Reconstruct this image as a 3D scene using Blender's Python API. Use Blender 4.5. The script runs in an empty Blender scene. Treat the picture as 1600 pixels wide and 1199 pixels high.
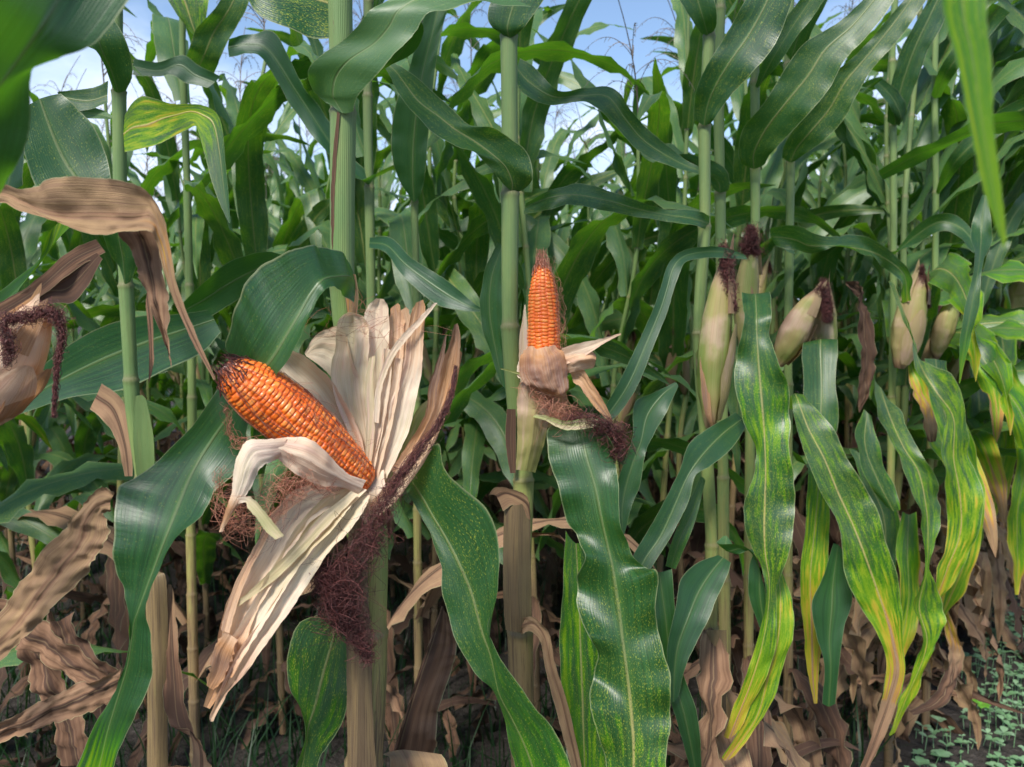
import bpy, math, random
import numpy as np
from mathutils import Vector, Matrix

R = math.radians
scene = bpy.context.scene
# ------------------------------------------------------------------ camera
F = 1186.0
CAM_Z = 1.25
PITCH = math.atan(120.0 / F)
cam_d = bpy.data.cameras.new('camera')
cam = bpy.data.objects.new('camera', cam_d)
scene.collection.objects.link(cam)
cam.location = (0, 0, CAM_Z)
cam.rotation_euler = (math.pi / 2 - PITCH, 0, 0)
cam_d.sensor_width = 36.0
cam_d.lens = F / 1600 * 36.0
cam_d.clip_start = 0.02
cam_d.clip_end = 3000
cam_d.dof.use_dof = True
cam_d.dof.focus_distance = 0.82
cam_d.dof.aperture_fstop = 10.0
scene.camera = cam
# ------------------------------------------------------------------ world, sun, exposure
SUN_EL, SUN_AZ = R(50), R(205)          # azimuth clockwise from +Y
world = bpy.data.worlds.new('World')
scene.world = world
world.use_nodes = True
nt = world.node_tree
for n in list(nt.nodes): nt.nodes.remove(n)
def N(tree, t, **kw):
    n = tree.nodes.new(t)
    for k, v in kw.items(): setattr(n, k, v)
    return n
wo = N(nt, 'ShaderNodeOutputWorld'); bg = N(nt, 'ShaderNodeBackground')
sky = N(nt, 'ShaderNodeTexSky', sky_type='NISHITA', sun_disc=False)
sky.sun_elevation = SUN_EL; sky.sun_rotation = SUN_AZ
sky.air_density = 1.0; sky.dust_density = 0.6; sky.ozone_density = 2.0
tc = N(nt, 'ShaderNodeTexCoord'); sp = N(nt, 'ShaderNodeSeparateXYZ')
nt.links.new(tc.outputs['Generated'], sp.inputs[0])
def wm(op, a, b=None):
    n = N(nt, 'ShaderNodeMath', operation=op)
    for i, v in enumerate((a, b)):
        if v is None: continue
        if isinstance(v, (int, float)): n.inputs[i].default_value = v
        else: nt.links.new(v, n.inputs[i])
    return n.outputs[0]
zz = wm('ADD', wm('MAXIMUM', sp.outputs[2], 0.0), 0.22)
cx_ = wm('DIVIDE', sp.outputs[0], zz); cy_ = wm('DIVIDE', sp.outputs[1], zz)
cb = N(nt, 'ShaderNodeCombineXYZ'); nt.links.new(cx_, cb.inputs[0]); nt.links.new(cy_, cb.inputs[1])
cn = N(nt, 'ShaderNodeTexNoise'); cn.inputs['Scale'].default_value = 1.3; cn.inputs['Detail'].default_value = 7; cn.inputs['Roughness'].default_value = 0.55
nt.links.new(cb.outputs[0], cn.inputs['Vector'])
low = wm('MULTIPLY', wm('SUBTRACT', 0.36, sp.outputs[2]), 0.75)
cf = wm('ADD', cn.outputs['Fac'], low)
mr = N(nt, 'ShaderNodeMapRange', interpolation_type='SMOOTHSTEP'); mr.inputs[1].default_value = 0.50; mr.inputs[2].default_value = 0.80
nt.links.new(cf, mr.inputs[0])
mx = N(nt, 'ShaderNodeMixRGB'); nt.links.new(mr.outputs[0], mx.inputs[0]); nt.links.new(sky.outputs[0], mx.inputs[1])
mx.inputs[2].default_value = (5.2, 5.9, 7.2, 1)
nt.links.new(mx.outputs[0], bg.inputs[0]); bg.inputs[1].default_value = 0.105
nt.links.new(bg.outputs[0], wo.inputs[0])

sd = bpy.data.lights.new('sun', 'SUN'); so = bpy.data.objects.new('sun', sd); scene.collection.objects.link(so)
sd.energy = 2.9; sd.angle = R(14); sd.color = (1.0, 0.95, 0.87)
dvec = Vector((math.sin(SUN_AZ) * math.cos(SUN_EL), math.cos(SUN_AZ) * math.cos(SUN_EL), math.sin(SUN_EL)))
so.rotation_euler = dvec.to_track_quat('Z', 'Y').to_euler(); so.location = (0, -4, 6)
vs = scene.view_settings
vs.view_transform = 'Standard'; vs.look = 'None'; vs.gamma = 1; vs.exposure = 1.0
scene.cycles.max_bounces = 6; scene.cycles.transparent_max_bounces = 6
scene.cycles.diffuse_bounces = 4; scene.cycles.glossy_bounces = 2; scene.cycles.transmission_bounces = 3
scene.cycles.caustics_reflective = False; scene.cycles.caustics_refractive = False

# ------------------------------------------------------------------ pixel helpers
_cp, _sp = math.cos(PITCH), math.sin(PITCH)
def ray(px, py):
    a = (px - 800.0) / F; b = (600.0 - py) / F
    return np.array([a, _cp + b * _sp, -_sp + b * _cp])
def at(px, py, Y):
    d = ray(px, py); return np.array([0, 0, CAM_Z]) + d * (Y / d[1])
def on_ground(px, py):
    d = ray(px, py); return np.array([0, 0, CAM_Z]) + d * (-CAM_Z / d[2])
def to_px(p):
    x, y, z = p[0], p[1], p[2] - CAM_Z
    f = y * _cp - z * _sp; u = y * _sp + z * _cp
    return 800 + F * x / f, 600 - F * u / f

# ------------------------------------------------------------------ object helpers
def link(o): scene.collection.objects.link(o); return o
def thing(name, label, cat, loc, group=None, kind=None):
    o = link(bpy.data.objects.new(name, None)); o.location = loc; o.empty_display_size = 0.1
    tag(o, label, cat, group, kind); return o
def tag(o, label=None, cat=None, group=None, kind=None):
    if label: o['label'] = label
    if cat: o['category'] = cat
    if group: o['group'] = group
    if kind: o['kind'] = kind
    return o
def make_mesh(name, d):
    """d: dict V (n,3), F list/array of faces, uv (n,2), attrs"""
    me = bpy.data.meshes.new(name)
    V = np.asarray(d['V'], dtype=np.float64); Fs = d['F']
    me.from_pydata(V.tolist(), [], Fs.tolist() if hasattr(Fs, 'tolist') else Fs)
    if d.get('uv') is not None:
        uvl = me.uv_layers.new(name='UVMap')
        li = np.zeros(len(me.loops), dtype=np.int32); me.loops.foreach_get('vertex_index', li)
        uvl.data.foreach_set('uv', np.asarray(d['uv'], dtype=np.float32)[li].ravel())
    for k in ('wilt', 'fleck', 'tone'):
        if d.get(k) is not None:
            a = me.attributes.new(k, 'FLOAT', 'POINT'); a.data.foreach_set('value', np.asarray(d[k], dtype=np.float32))
    if d.get('smooth', True): me.polygons.foreach_set('use_smooth', np.ones(len(me.polygons), dtype=bool))
    me.update(); return me
def obj(name, d, m, parent=None, label=None, origin=None):
    d = dict(d); V = np.asarray(d['V'], dtype=np.float64)
    if parent is not None:
        off = np.array(parent.matrix_basis.translation); p = parent.parent
        while p is not None: off = off + np.array(p.matrix_basis.translation); p = p.parent
        V = V - off
    piv = V[0].copy() if origin is None else np.array(origin)
    if parent is None and origin is None: piv = np.zeros(3)
    d['V'] = V - piv
    me = make_mesh(name, d); me.materials.append(m)
    o = link(bpy.data.objects.new(name, me)); o.location = piv
    if parent is not None: o.parent = parent
    if label: o['label'] = label
    return o
def join(*ds):
    out = {'V': [], 'F': [], 'uv': [], 'wilt': [], 'fleck': [], 'tone': []}; n = 0
    for d in ds:
        k = len(d['V']); out['V'].append(np.asarray(d['V']))
        out['F'] += [[i + n for i in f] for f in (d['F'].tolist() if hasattr(d['F'], 'tolist') else d['F'])]
        out['uv'].append(d['uv'] if d.get('uv') is not None else np.zeros((k, 2)))
        for a in ('wilt', 'fleck', 'tone'): out[a].append(d[a] if d.get(a) is not None else np.zeros(k))
        n += k
    for a in ('V', 'uv', 'wilt', 'fleck', 'tone'): out[a] = np.concatenate(out[a])
    return out
def grid_faces(n, m, closed=False):
    w = m if closed else m + 1
    i = np.arange(n)[:, None]; j = np.arange(m)[None, :]
    a = i * w + j; b = i * w + (j + 1) % w if closed else a + 1
    return np.stack([a, b, b + w, a + w], -1).reshape(-1, 4)
def crom(P, t):
    P = np.asarray(P, float); n = len(P); t = np.clip(t, 0, n - 1 - 1e-9); i = t.astype(int); f = (t - i)[:, None]
    p1 = P[i]; p2 = P[np.minimum(i + 1, n - 1)]
    p0 = np.where((i > 0)[:, None], P[np.maximum(i - 1, 0)], 2 * p1 - p2)
    p3 = np.where((i + 2 < n)[:, None], P[np.minimum(i + 2, n - 1)], 2 * p2 - p1)
    return 0.5 * ((2 * p1) + (-p0 + p2) * f + (2 * p0 - 5 * p1 + 4 * p2 - p3) * f ** 2 + (-p0 + 3 * p1 - 3 * p2 + p3) * f ** 3)
def unit(v): return v / np.maximum(np.linalg.norm(v, axis=-1, keepdims=True), 1e-9)
def smooth(a, b, x):
    t = np.clip((x - a) / (b - a), 0, 1); return t * t * (3 - 2 * t)

# ------------------------------------------------------------------ blades
def finish_blade(L, M, Rr, m, ruffle, rfreq, seed, fold, wilt, fleck, ewilt=0.0, jag=0.0, pleat=0.0, crump=0.0):
    rng = np.random.RandomState(seed)
    n = len(M); u = np.linspace(0, 1, m + 1)
    s = np.concatenate([[0], np.cumsum(np.linalg.norm(np.diff(M, axis=0), axis=1))]); sn = s / s[-1]
    Q = (L[:, None] * ((1 - u) * (1 - 2 * u))[None, :, None] + M[:, None] * (4 * u * (1 - u))[None, :, None] + Rr[:, None] * (u * (2 * u - 1))[None, :, None])
    hl = np.clip(u * 2, 0, 1)[None, :, None]; hr = np.clip(u * 2 - 1, 0, 1)[None, :, None]
    PL = np.where((u < .5)[None, :, None], L[:, None] * (1 - hl) + M[:, None] * hl, M[:, None] * (1 - hr) + Rr[:, None] * hr)
    P = PL * fold + Q * (1 - fold)
    T = unit(np.gradient(M, axis=0)); W = Rr - L; wl = np.linalg.norm(W, axis=1, keepdims=True)
    Nn = unit(np.cross(T, W)); Nn[np.isnan(Nn)] = 0
    e = np.abs(2 * u - 1) ** 1.7
    ph = rng.rand(4) * 6.28; f1 = rfreq * (1 + .2 * rng.rand()); f2 = rfreq * (1 + .25 * rng.rand())
    wav_l = np.sin(s * f1 * 6.28 + ph[0]) + .5 * np.sin(s * f1 * 15.1 + ph[1])
    wav_r = np.sin(s * f2 * 6.28 + ph[2]) + .5 * np.sin(s * f2 * 14.3 + ph[3])
    amp = ruffle * np.minimum(1, wl[:, 0] / 0.04)
    side = np.where(u < .5, 1.0, 0.0)[None, :]
    disp = (wav_l[:, None] * side + wav_r[:, None] * (1 - side)) * e[None, :] * amp[:, None]
    if pleat:
        q = rng.rand(6) * 6.28
        disp = disp + pleat * np.minimum(1, wl / .03) * (np.sin(u[None] * 14 + q[0] + np.sin(s * 30 + q[1])[:, None]) + .6 * np.sin(u[None] * 27 + q[2] + s[:, None] * 20) + .5 * np.sin(u[None] * 7 - s[:, None] * 45 + q[3]))
    if crump:
        for cell, am in ((.016, 1.5), (.008, .8), (.004, .4)):
            gn = max(3, int(s[-1] / cell) + 2); gm = max(3, int(.05 / cell) + 2); gr = rng.randn(gn, gm)
            x = sn * (gn - 1.001); y = u * (gm - 1.001); xi = x.astype(int); yi = y.astype(int); fx = smooth(0, 1, x - xi)[:, None]; fy = smooth(0, 1, y - yi)[None]
            gv = (gr[xi][:, yi] * (1 - fx) + gr[xi + 1][:, yi] * fx) * (1 - fy) + (gr[xi][:, yi + 1] * (1 - fx) + gr[xi + 1][:, yi + 1] * fx) * fy
            disp = disp + gv * am * crump * np.minimum(1, wl / .03)
    P = P + Nn[:, None] * disp[..., None]
    if jag:
        j = (rng.rand(n, 2) - .5) * jag
        P[:, 0] += unit(W) * j[:, :1]; P[:, -1] += unit(W) * j[:, 1:]
    U = np.repeat(u[None], n, 0); Vv = np.repeat(s[:, None], m + 1, 1)
    if callable(wilt): wi = wilt(sn[:, None], np.abs(2 * u - 1)[None, :]) * np.ones((n, m + 1))
    elif isinstance(wilt, (list, tuple)): wi = np.interp(sn, np.linspace(0, 1, len(wilt)), wilt)[:, None] * np.ones((1, m + 1))
    else: wi = np.full((n, m + 1), float(wilt))
    wi = wi + ewilt * e[None]
    fl = np.interp(sn, np.linspace(0, 1, len(fleck)), fleck)[:, None] * np.ones((1, m + 1)) if isinstance(fleck, (list, tuple)) else np.full((n, m + 1), float(fleck))
    return dict(V=P.reshape(-1, 3), F=grid_faces(n - 1, m), uv=np.stack([U, Vv], -1).reshape(-1, 2), wilt=wi.ravel(), fleck=fl.ravel())
def blade(st, tilt=0.0, roll=0.0, ruffle=0.0025, rfreq=9, seed=1, m=10, fold=.55, wilt=0.0, fleck=.3, seg=7, ewilt=0.0, jag=0.0006, dY=0.0, keel=0.15, under=False, pleat=0.0, crump=0.0):
    """stations in photograph pixels, each with its own distance: (xl,yl,xr,yr,Y) or (xl,yl,xm,ym,xr,yr,Y)"""
    Ls, Ms, Rs = [], [], []
    for k, q in enumerate(st):
        if len(q) == 5: q = (q[0], q[1], (q[0] + q[2]) / 2, (q[1] + q[3]) / 2, q[2], q[3], q[4])
        Y = q[6] + dY; hw = math.hypot(q[4] - q[0], q[5] - q[1]) / 2 / F * Y
        tl = tilt + roll * math.sin(k * 1.9 + seed)
        Ls.append(at(q[0], q[1], Y + tl * hw)); Ms.append(at(q[2], q[3], Y + keel * hw)); Rs.append(at(q[4], q[5], Y - tl * hw))
    n = (len(st) - 1) * seg + 1; t = np.linspace(0, len(st) - 1, n)
    d = finish_blade(crom(Ls, t), crom(Ms, t), crom(Rs, t), m, ruffle, rfreq, seed, fold, wilt, fleck, ewilt, jag, pleat, crump)
    V, Fc = d['V'], d['F']; nr = np.cross(V[Fc[:, 1]] - V[Fc[:, 0]], V[Fc[:, 3]] - V[Fc[:, 0]])
    tocam = np.array([0, 0, CAM_Z]) - V[Fc].mean(1)
    if ((nr * tocam).sum() < 0) != under: d['F'] = Fc[:, ::-1]      # the upper side of a blade is its front
    return d
def leaf3d(seed, base, az, e0, droop, L=.8, W=.085, twist=0.0, curl=0.0, ruffle=.007, rfreq=7, wilt=0., fleck=.3, n=30, m=6, cup=.5, r0=.01, power=1.4, kink=None, ewilt=0.0, crump=0.0):
    """a free leaf in real space growing from base"""
    rng = np.random.RandomState(seed)
    s = np.linspace(0, 1, n)
    el = e0 - droop * s ** power
    if kink: el = el - kink[1] * smooth(kink[0] - .05, kink[0] + .05, s)
    el = np.maximum(el, R(-88)) + R(5) * np.sin(s * 9 + seed)
    a = az + curl * s ** 2 + .12 * np.sin(s * 5 + seed * 1.3)
    D = np.stack([np.cos(el) * np.cos(a), np.cos(el) * np.sin(a), np.sin(el)], -1)
    M = np.array(base) + np.concatenate([[[0, 0, 0]], np.cumsum(D[:-1] * (L / (n - 1)), 0)]) + np.array([math.cos(az), math.sin(az), 0]) * r0
    side = np.stack([-np.sin(a), np.cos(a), np.zeros(n)], -1)
    up = unit(np.cross(D, side))
    tw = twist * s ** 1.2 + .25 * np.sin(s * 6.5 + seed * 2.1)
    S = side * np.cos(tw)[:, None] + up * np.sin(tw)[:, None]; Nn = unit(np.cross(D, S))
    w = W * (0.42 + .58 * smooth(0, .25, s)) * np.clip(1 - s ** 3.2, 0, 1) ** .8 * (1 - .25 * s) * .5 + .0006
    c = cup * np.exp(-s * 5) + .12
    h = w * c
    Lp = M - S * w[:, None] * math.cos(.3) + Nn * h[:, None] * -1
    Rp = M + S * w[:, None] * math.cos(.3) + Nn * h[:, None] * -1
    return finish_blade(Lp, M, Rp, m, ruffle, rfreq, seed, .6, wilt, fleck, ewilt, crump=crump)
# ------------------------------------------------------------------ tubes, threads
def frames(P):
    T = unit(np.gradient(P, axis=0)); ref = np.array([0, -1.0, 0.05]) if abs(T[0][1]) < .85 else np.array([1.0, 0, 0])
    A = unit(np.cross(T, ref)); B = np.cross(T, A); return T, A, B
def tube(P, r, k=16, wilt=None, fleck=None, mod=None):
    P = np.asarray(P, float); n = len(P); T, A, B = frames(P); th = np.linspace(0, 2 * math.pi, k, endpoint=False)
    th1 = np.linspace(0, 2 * math.pi, k + 1)
    r = np.broadcast_to(np.asarray(r, float), (n,))[:, None] * np.ones((1, k + 1))
    if mod is not None: r = r * mod(np.linspace(0, 1, n)[:, None], th1[None])
    V = P[:, None] + A[:, None] * (r * np.cos(th1))[..., None] + B[:, None] * (r * np.sin(th1))[..., None]
    s = np.concatenate([[0], np.cumsum(np.linalg.norm(np.diff(P, axis=0), axis=1))])
    uv = np.stack([np.repeat((th1 / 6.2832)[None], n, 0), np.repeat(s[:, None], k + 1, 1)], -1)
    d = dict(V=V.reshape(-1, 3), F=grid_faces(n - 1, k), uv=uv.reshape(-1, 2))
    d['wilt'] = np.repeat(np.broadcast_to(wilt if wilt is not None else 0.0, (n,)), k + 1).astype(float)
    d['fleck'] = np.repeat(np.broadcast_to(fleck if fleck is not None else 0.0, (n,)), k + 1).astype(float)
    return d
def threads(lines, r=.00022):
    """many thin strands as three-sided tubes in one mesh"""
    Vs, Fs, Ts = [], [], []; n0 = 0
    rs = r if hasattr(r, '__len__') else [r] * len(lines)
    rg = np.random.RandomState(5)
    for P, rr in zip(lines, rs):
        P = np.asarray(P, float); n = len(P); T = unit(np.gradient(P, axis=0))
        ref = np.array([.3, -.5, .8]); A = unit(np.cross(T, ref)); B = np.cross(T, A)
        rad = rr * (1 - .5 * np.linspace(0, 1, n))[:, None]
        V = np.stack([P + A * rad, P - A * rad * .5 + B * rad * .87, P - A * rad * .5 - B * rad * .87], 1).reshape(-1, 3)
        Vs.append(V); Fs.append(grid_faces(n - 1, 3, True) + n0); n0 += 3 * n; Ts.append(np.full(3 * n, rg.rand()))
    return dict(V=np.concatenate(Vs), F=np.concatenate(Fs), uv=None, tone=np.concatenate(Ts))
def silk_rope(path, n, seed, lmin=.15, lmax=.5, curl=1.0, r=.0002, pts=18, flat=.6, freq=1.0):
    """path: (px,py,Y,spread px)"""
    rg = np.random.RandomState(seed)
    C = np.array([at(a, b, c) for a, b, c, d in path]); Sp = np.array([[d / F * c] for a, b, c, d in path]); K = len(path) - 1
    out = []
    for i in range(n):
        t0 = rg.rand(); dl = lmin + (lmax - lmin) * rg.rand()
        if rg.rand() < .5: dl = -dl
        t = np.linspace(t0, np.clip(t0 + dl, -.03, 1.03), pts); tt = np.clip(t, 0, 1) * K
        c = crom(C, tt); sp_ = crom(Sp, tt)
        o = rg.randn(3) * .45; o[1] *= flat
        ph = rg.rand(3, 3) * 6.28; fr = (2 + rg.rand(3, 3) * 9) * abs(dl) * 3 * freq
        x = np.linspace(0, 1, pts)[:, None]
        wv = sum(np.sin(x * fr[k] * 2 + ph[k]) * (.42 / (k + 1)) for k in range(3)) * curl
        wv[:, 1] *= flat
        loose = 1 + (1.3 * rg.rand() ** 3) * x
        out.append(c + sp_ * (o + wv) * loose)
    return out

# ------------------------------------------------------------------ materials
def new_mat(name):
    m = bpy.data.materials.new(name); m.use_nodes = True; t = m.node_tree
    for n in list(t.nodes): t.nodes.remove(n)
    return m, t
class G:
    def __init__(s, t): s.t = t
    def n(s, typ, **kw): return N(s.t, typ, **kw)
    def put(s, v, sock):
        if isinstance(v, (int, float)): sock.default_value = v
        elif isinstance(v, tuple): sock.default_value = v if len(v) == 4 or sock.type == 'VECTOR' else v + (1,)
        else: s.t.links.new(v, sock)
    def m(s, op, *a, clamp=False):
        n = s.n('ShaderNodeMath', operation=op, use_clamp=clamp)
        for i, v in enumerate(a): s.put(v, n.inputs[i])
        return n.outputs[0]
    def mix(s, f, a, b, bt='MIX'):
        n = s.n('ShaderNodeMixRGB', blend_type=bt); s.put(f, n.inputs[0]); s.put(a, n.inputs[1]); s.put(b, n.inputs[2]); return n.outputs[0]
    def comb(s, x, y, z=0.0):
        n = s.n('ShaderNodeCombineXYZ'); s.put(x, n.inputs[0]); s.put(y, n.inputs[1]); s.put(z, n.inputs[2]); return n.outputs[0]
    def noise(s, vec, scale=1.0, detail=2.0, rough=.5):
        n = s.n('ShaderNodeTexNoise'); s.put(vec, n.inputs['Vector']); n.inputs['Scale'].default_value = scale; n.inputs['Detail'].default_value = detail; n.inputs['Roughness'].default_value = rough
        return n.outputs['Fac']
    def rng(s, v, a, b, c=0.0, d=1.0, st=True):
        n = s.n('ShaderNodeMapRange', interpolation_type='SMOOTHSTEP' if st else 'LINEAR'); s.put(v, n.inputs[0])
        for i, q in enumerate((a, b, c, d)): s.put(q, n.inputs[i + 1])
        return n.outputs[0]
    def attr(s, name):
        n = s.n('ShaderNodeAttribute'); n.attribute_name = name; return n.outputs['Fac']
    def uv(s):
        n = s.n('ShaderNodeUVMap'); n.uv_map = 'UVMap'; q = s.n('ShaderNodeSeparateXYZ'); s.t.links.new(n.outputs[0], q.inputs[0]); return q.outputs[0], q.outputs[1]
    def rand(s): return s.n('ShaderNodeObjectInfo').outputs['Random']
    def ramp(s, f, stops, interp='LINEAR'):
        n = s.n('ShaderNodeValToRGB'); s.put(f, n.inputs[0]); cr = n.color_ramp; cr.interpolation = interp
        while len(cr.elements) < len(stops): cr.elements.new(.5)
        for e, (p, c) in zip(cr.elements, stops): e.position = p; e.color = tuple(c) + (1,)
        return n.outputs[0]
    def bump(s, h, st, dist=.001, nrm=None):
        n = s.n('ShaderNodeBump'); s.put(h, n.inputs['Height']); n.inputs['Strength'].default_value = st; n.inputs['Distance'].default_value = dist
        if nrm is not None: s.t.links.new(nrm, n.inputs['Normal'])
        return n.outputs[0]
    def bsdf(s, col, rough=.5, spec=.5, nrm=None, trans=None, tf=.3, **kw):
        b = s.n('ShaderNodeBsdfPrincipled'); s.put(col, b.inputs['Base Color']); s.put(rough, b.inputs['Roughness']); s.put(spec, b.inputs['Specular IOR Level'])
        if nrm is not None: s.t.links.new(nrm, b.inputs['Normal'])
        for k, v in kw.items(): s.put(v, b.inputs[k.replace('_', ' ')])
        o = s.n('ShaderNodeOutputMaterial'); out = b.outputs[0]
        if trans is not None:
            tr = s.n('ShaderNodeBsdfTranslucent'); s.put(trans, tr.inputs[0]); mx = s.n('ShaderNodeMixShader'); s.put(tf, mx.inputs[0])
            s.t.links.new(b.outputs[0], mx.inputs[1]); s.t.links.new(tr.outputs[0], mx.inputs[2]); out = mx.outputs[0]
        s.t.links.new(out, o.inputs[0])

def mat_leaf():
    m, t = new_mat('corn_leaf'); g = G(t); U, V = g.uv(); rnd = g.rand(); ro = g.m('MULTIPLY', rnd, 37.0)
    wilt = g.attr('wilt'); fl = g.attr('fleck')
    vein = g.noise(g.comb(g.m('MULTIPLY', U, 55.0), g.m('MULTIPLY', V, 1.5), ro), 1.0, 1.5)
    vein2 = g.m('SINE', g.m('MULTIPLY', U, 190.0))
    big = g.noise(g.comb(g.m('MULTIPLY', U, 2.5), g.m('MULTIPLY', V, 9.0), ro), 1.0, 3.0)
    cross = g.noise(g.comb(g.m('MULTIPLY', U, 9.0), g.m('MULTIPLY', V, 420.0), ro), 1.0, 2.0)
    du = g.m('ABSOLUTE', g.m('SUBTRACT', U, .5))
    rib = g.rng(du, .008, .030, 1.0, 0.0)
    ribglow = g.rng(du, .02, .14, 1.0, 0.0)
    edge = g.rng(du, .478, .497)
    # flecks: little pale dashes along the veins
    fn = g.noise(g.comb(g.m('MULTIPLY', U, 115.0), g.m('MULTIPLY', V, 400.0), ro), 1.0, 2.0, .6)
    f2 = g.noise(g.comb(g.m('MULTIPLY', U, 14.0), g.m('MULTIPLY', V, 26.0), g.m('ADD', ro, 5.0)), 1.0, 3.0)
    fle = g.m('MULTIPLY', g.rng(g.m('ADD', fn, g.m('ADD', g.m('MULTIPLY', fl, .09), g.m('MULTIPLY', f2, .26))), .765, .83), g.rng(fl, 0.0, .25))
    # wilting front moves faster along the rib and in streaks
    wv = g.m('ADD', wilt, g.m('MULTIPLY', g.m('SUBTRACT', g.noise(g.comb(g.m('MULTIPLY', U, 11.0), g.m('MULTIPLY', V, 7.0), ro), 1.0, 3.0), .5), g.m('MULTIPLY', g.rng(wilt, .02, .3, 0.0, .75), g.rng(wilt, .6, .8, 1.0, .3))))
    wv = g.m('ADD', wv, g.m('MULTIPLY', ribglow, g.m('MULTIPLY', g.rng(wilt, .08, .5), .16)), clamp=True)
    wv = g.m('ADD', wv, g.m('MULTIPLY', g.rng(f2, .42, .68), g.m('MULTIPLY', fl, g.rng(wv, .35, .5, .17, 0.0))), clamp=True)
    dark = g.mix(big, g.mix(rnd, (.007, .033, .009), (.005, .028, .015)), g.mix(rnd, (.016, .070, .014), (.011, .056, .024)))
    dark = g.mix(g.m('MULTIPLY', g.rng(vein, .35, .65), .6), dark, (.028, .115, .030))
    under = g.mix(vein, (.045, .11, .035), (.09, .19, .065))
    geo = g.n('ShaderNodeNewGeometry'); green = g.mix(g.m('MULTIPLY', geo.outputs['Backfacing'], .9), dark, under)
    green = g.mix(g.m('MULTIPLY', ribglow, .22), green, (.10, .20, .035))
    wc = g.ramp(wv, [(0.0, (.02, .09, .012)), (.22, (.045, .19, .008)), (.4, (.17, .31, .010)), (.5, (.48, .36, .03)), (.58, (.50, .20, .04)), (.7, (.33, .17, .085)), (.85, (.34, .17, .085)), (1.0, (.075, .042, .030))])
    stk = g.noise(g.comb(g.m('MULTIPLY', U, 90.0), g.m('MULTIPLY', V, 8.0), ro), 1.0, 4.0, .65)
    mot = g.noise(g.comb(g.m('MULTIPLY', U, 4.0), g.m('MULTIPLY', V, 22.0), ro), 1.0, 5.0, .6)
    wc = g.mix(g.m('MULTIPLY', g.rng(wv, .5, .7, 0, .8), g.rng(wv, .86, .98, 1, .12)), wc, g.mix(g.rng(g.m('ADD', g.m('MULTIPLY', stk, .6), g.m('MULTIPLY', mot, .4)), .28, .72), (.17, .105, .075), g.mix(g.rng(wv, .7, 1.0), (.52, .36, .18), (.44, .26, .16))))
    col = g.mix(g.rng(wv, .1, .3), green, wc)
    col = g.mix(g.m('MULTIPLY', fle, g.rng(wv, .5, .7, .6, 0.0)), col, (.45, .50, .05))
    spk = g.m('MULTIPLY', g.rng(g.noise(g.comb(g.m('MULTIPLY', U, 60.0), g.m('MULTIPLY', V, 240.0), ro), 1.0, 2.0), .60, .66), g.rng(fl, .05, .3, 0, .8))
    ribc = g.mix(g.rng(wv, .35, .7), g.mix(fl, (.22, .30, .12), (.50, .42, .14)), (.42, .28, .15))
    ribc = g.mix(spk, ribc, (.06, .03, .015))
    col = g.mix(g.m('MULTIPLY', rib, g.m('ADD', .3, g.m('MULTIPLY', fl, .6), clamp=True)), col, ribc)
    col = g.mix(g.m('MULTIPLY', edge, .5), col, (.40, .42, .22))
    h = g.m('ADD', g.m('MULTIPLY', vein, .6), g.m('MULTIPLY', vein2, .07)); h = g.m('ADD', h, g.m('MULTIPLY', rib, 1.2))
    h = g.m('ADD', h, g.m('MULTIPLY', cross, g.rng(du, .2, .5, .15, .9)))
    h = g.m('ADD', h, g.m('MULTIPLY', g.rng(wv, .45, .8), g.m('MULTIPLY', g.m('ADD', stk, mot), 2.2)))
    nb = g.bump(h, .45, .0009)
    rough = g.m('ADD', g.rng(wv, .4, .7, .34, .75), g.m('MULTIPLY', big, .2))
    tcol = g.mix(g.m('MULTIPLY', fle, g.rng(wv, .4, .6, .7, 0)), g.ramp(wv, [(0.0, (.13, .40, .012)), (.25, (.26, .58, .012)), (.45, (.55, .55, .02)), (.6, (.62, .30, .06)), (.8, (.36, .2, .1)), (1.0, (.15, .08, .05))]), (.55, .6, .05))
    tcol = g.mix(g.m('MULTIPLY', rib, .7), tcol, (.08, .12, .02))
    g.bsdf(col, rough, g.rng(wv, .12, .3, .68, .3), nb, tcol, g.rng(wv, .5, .8, .27, .2))
    return m
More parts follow.
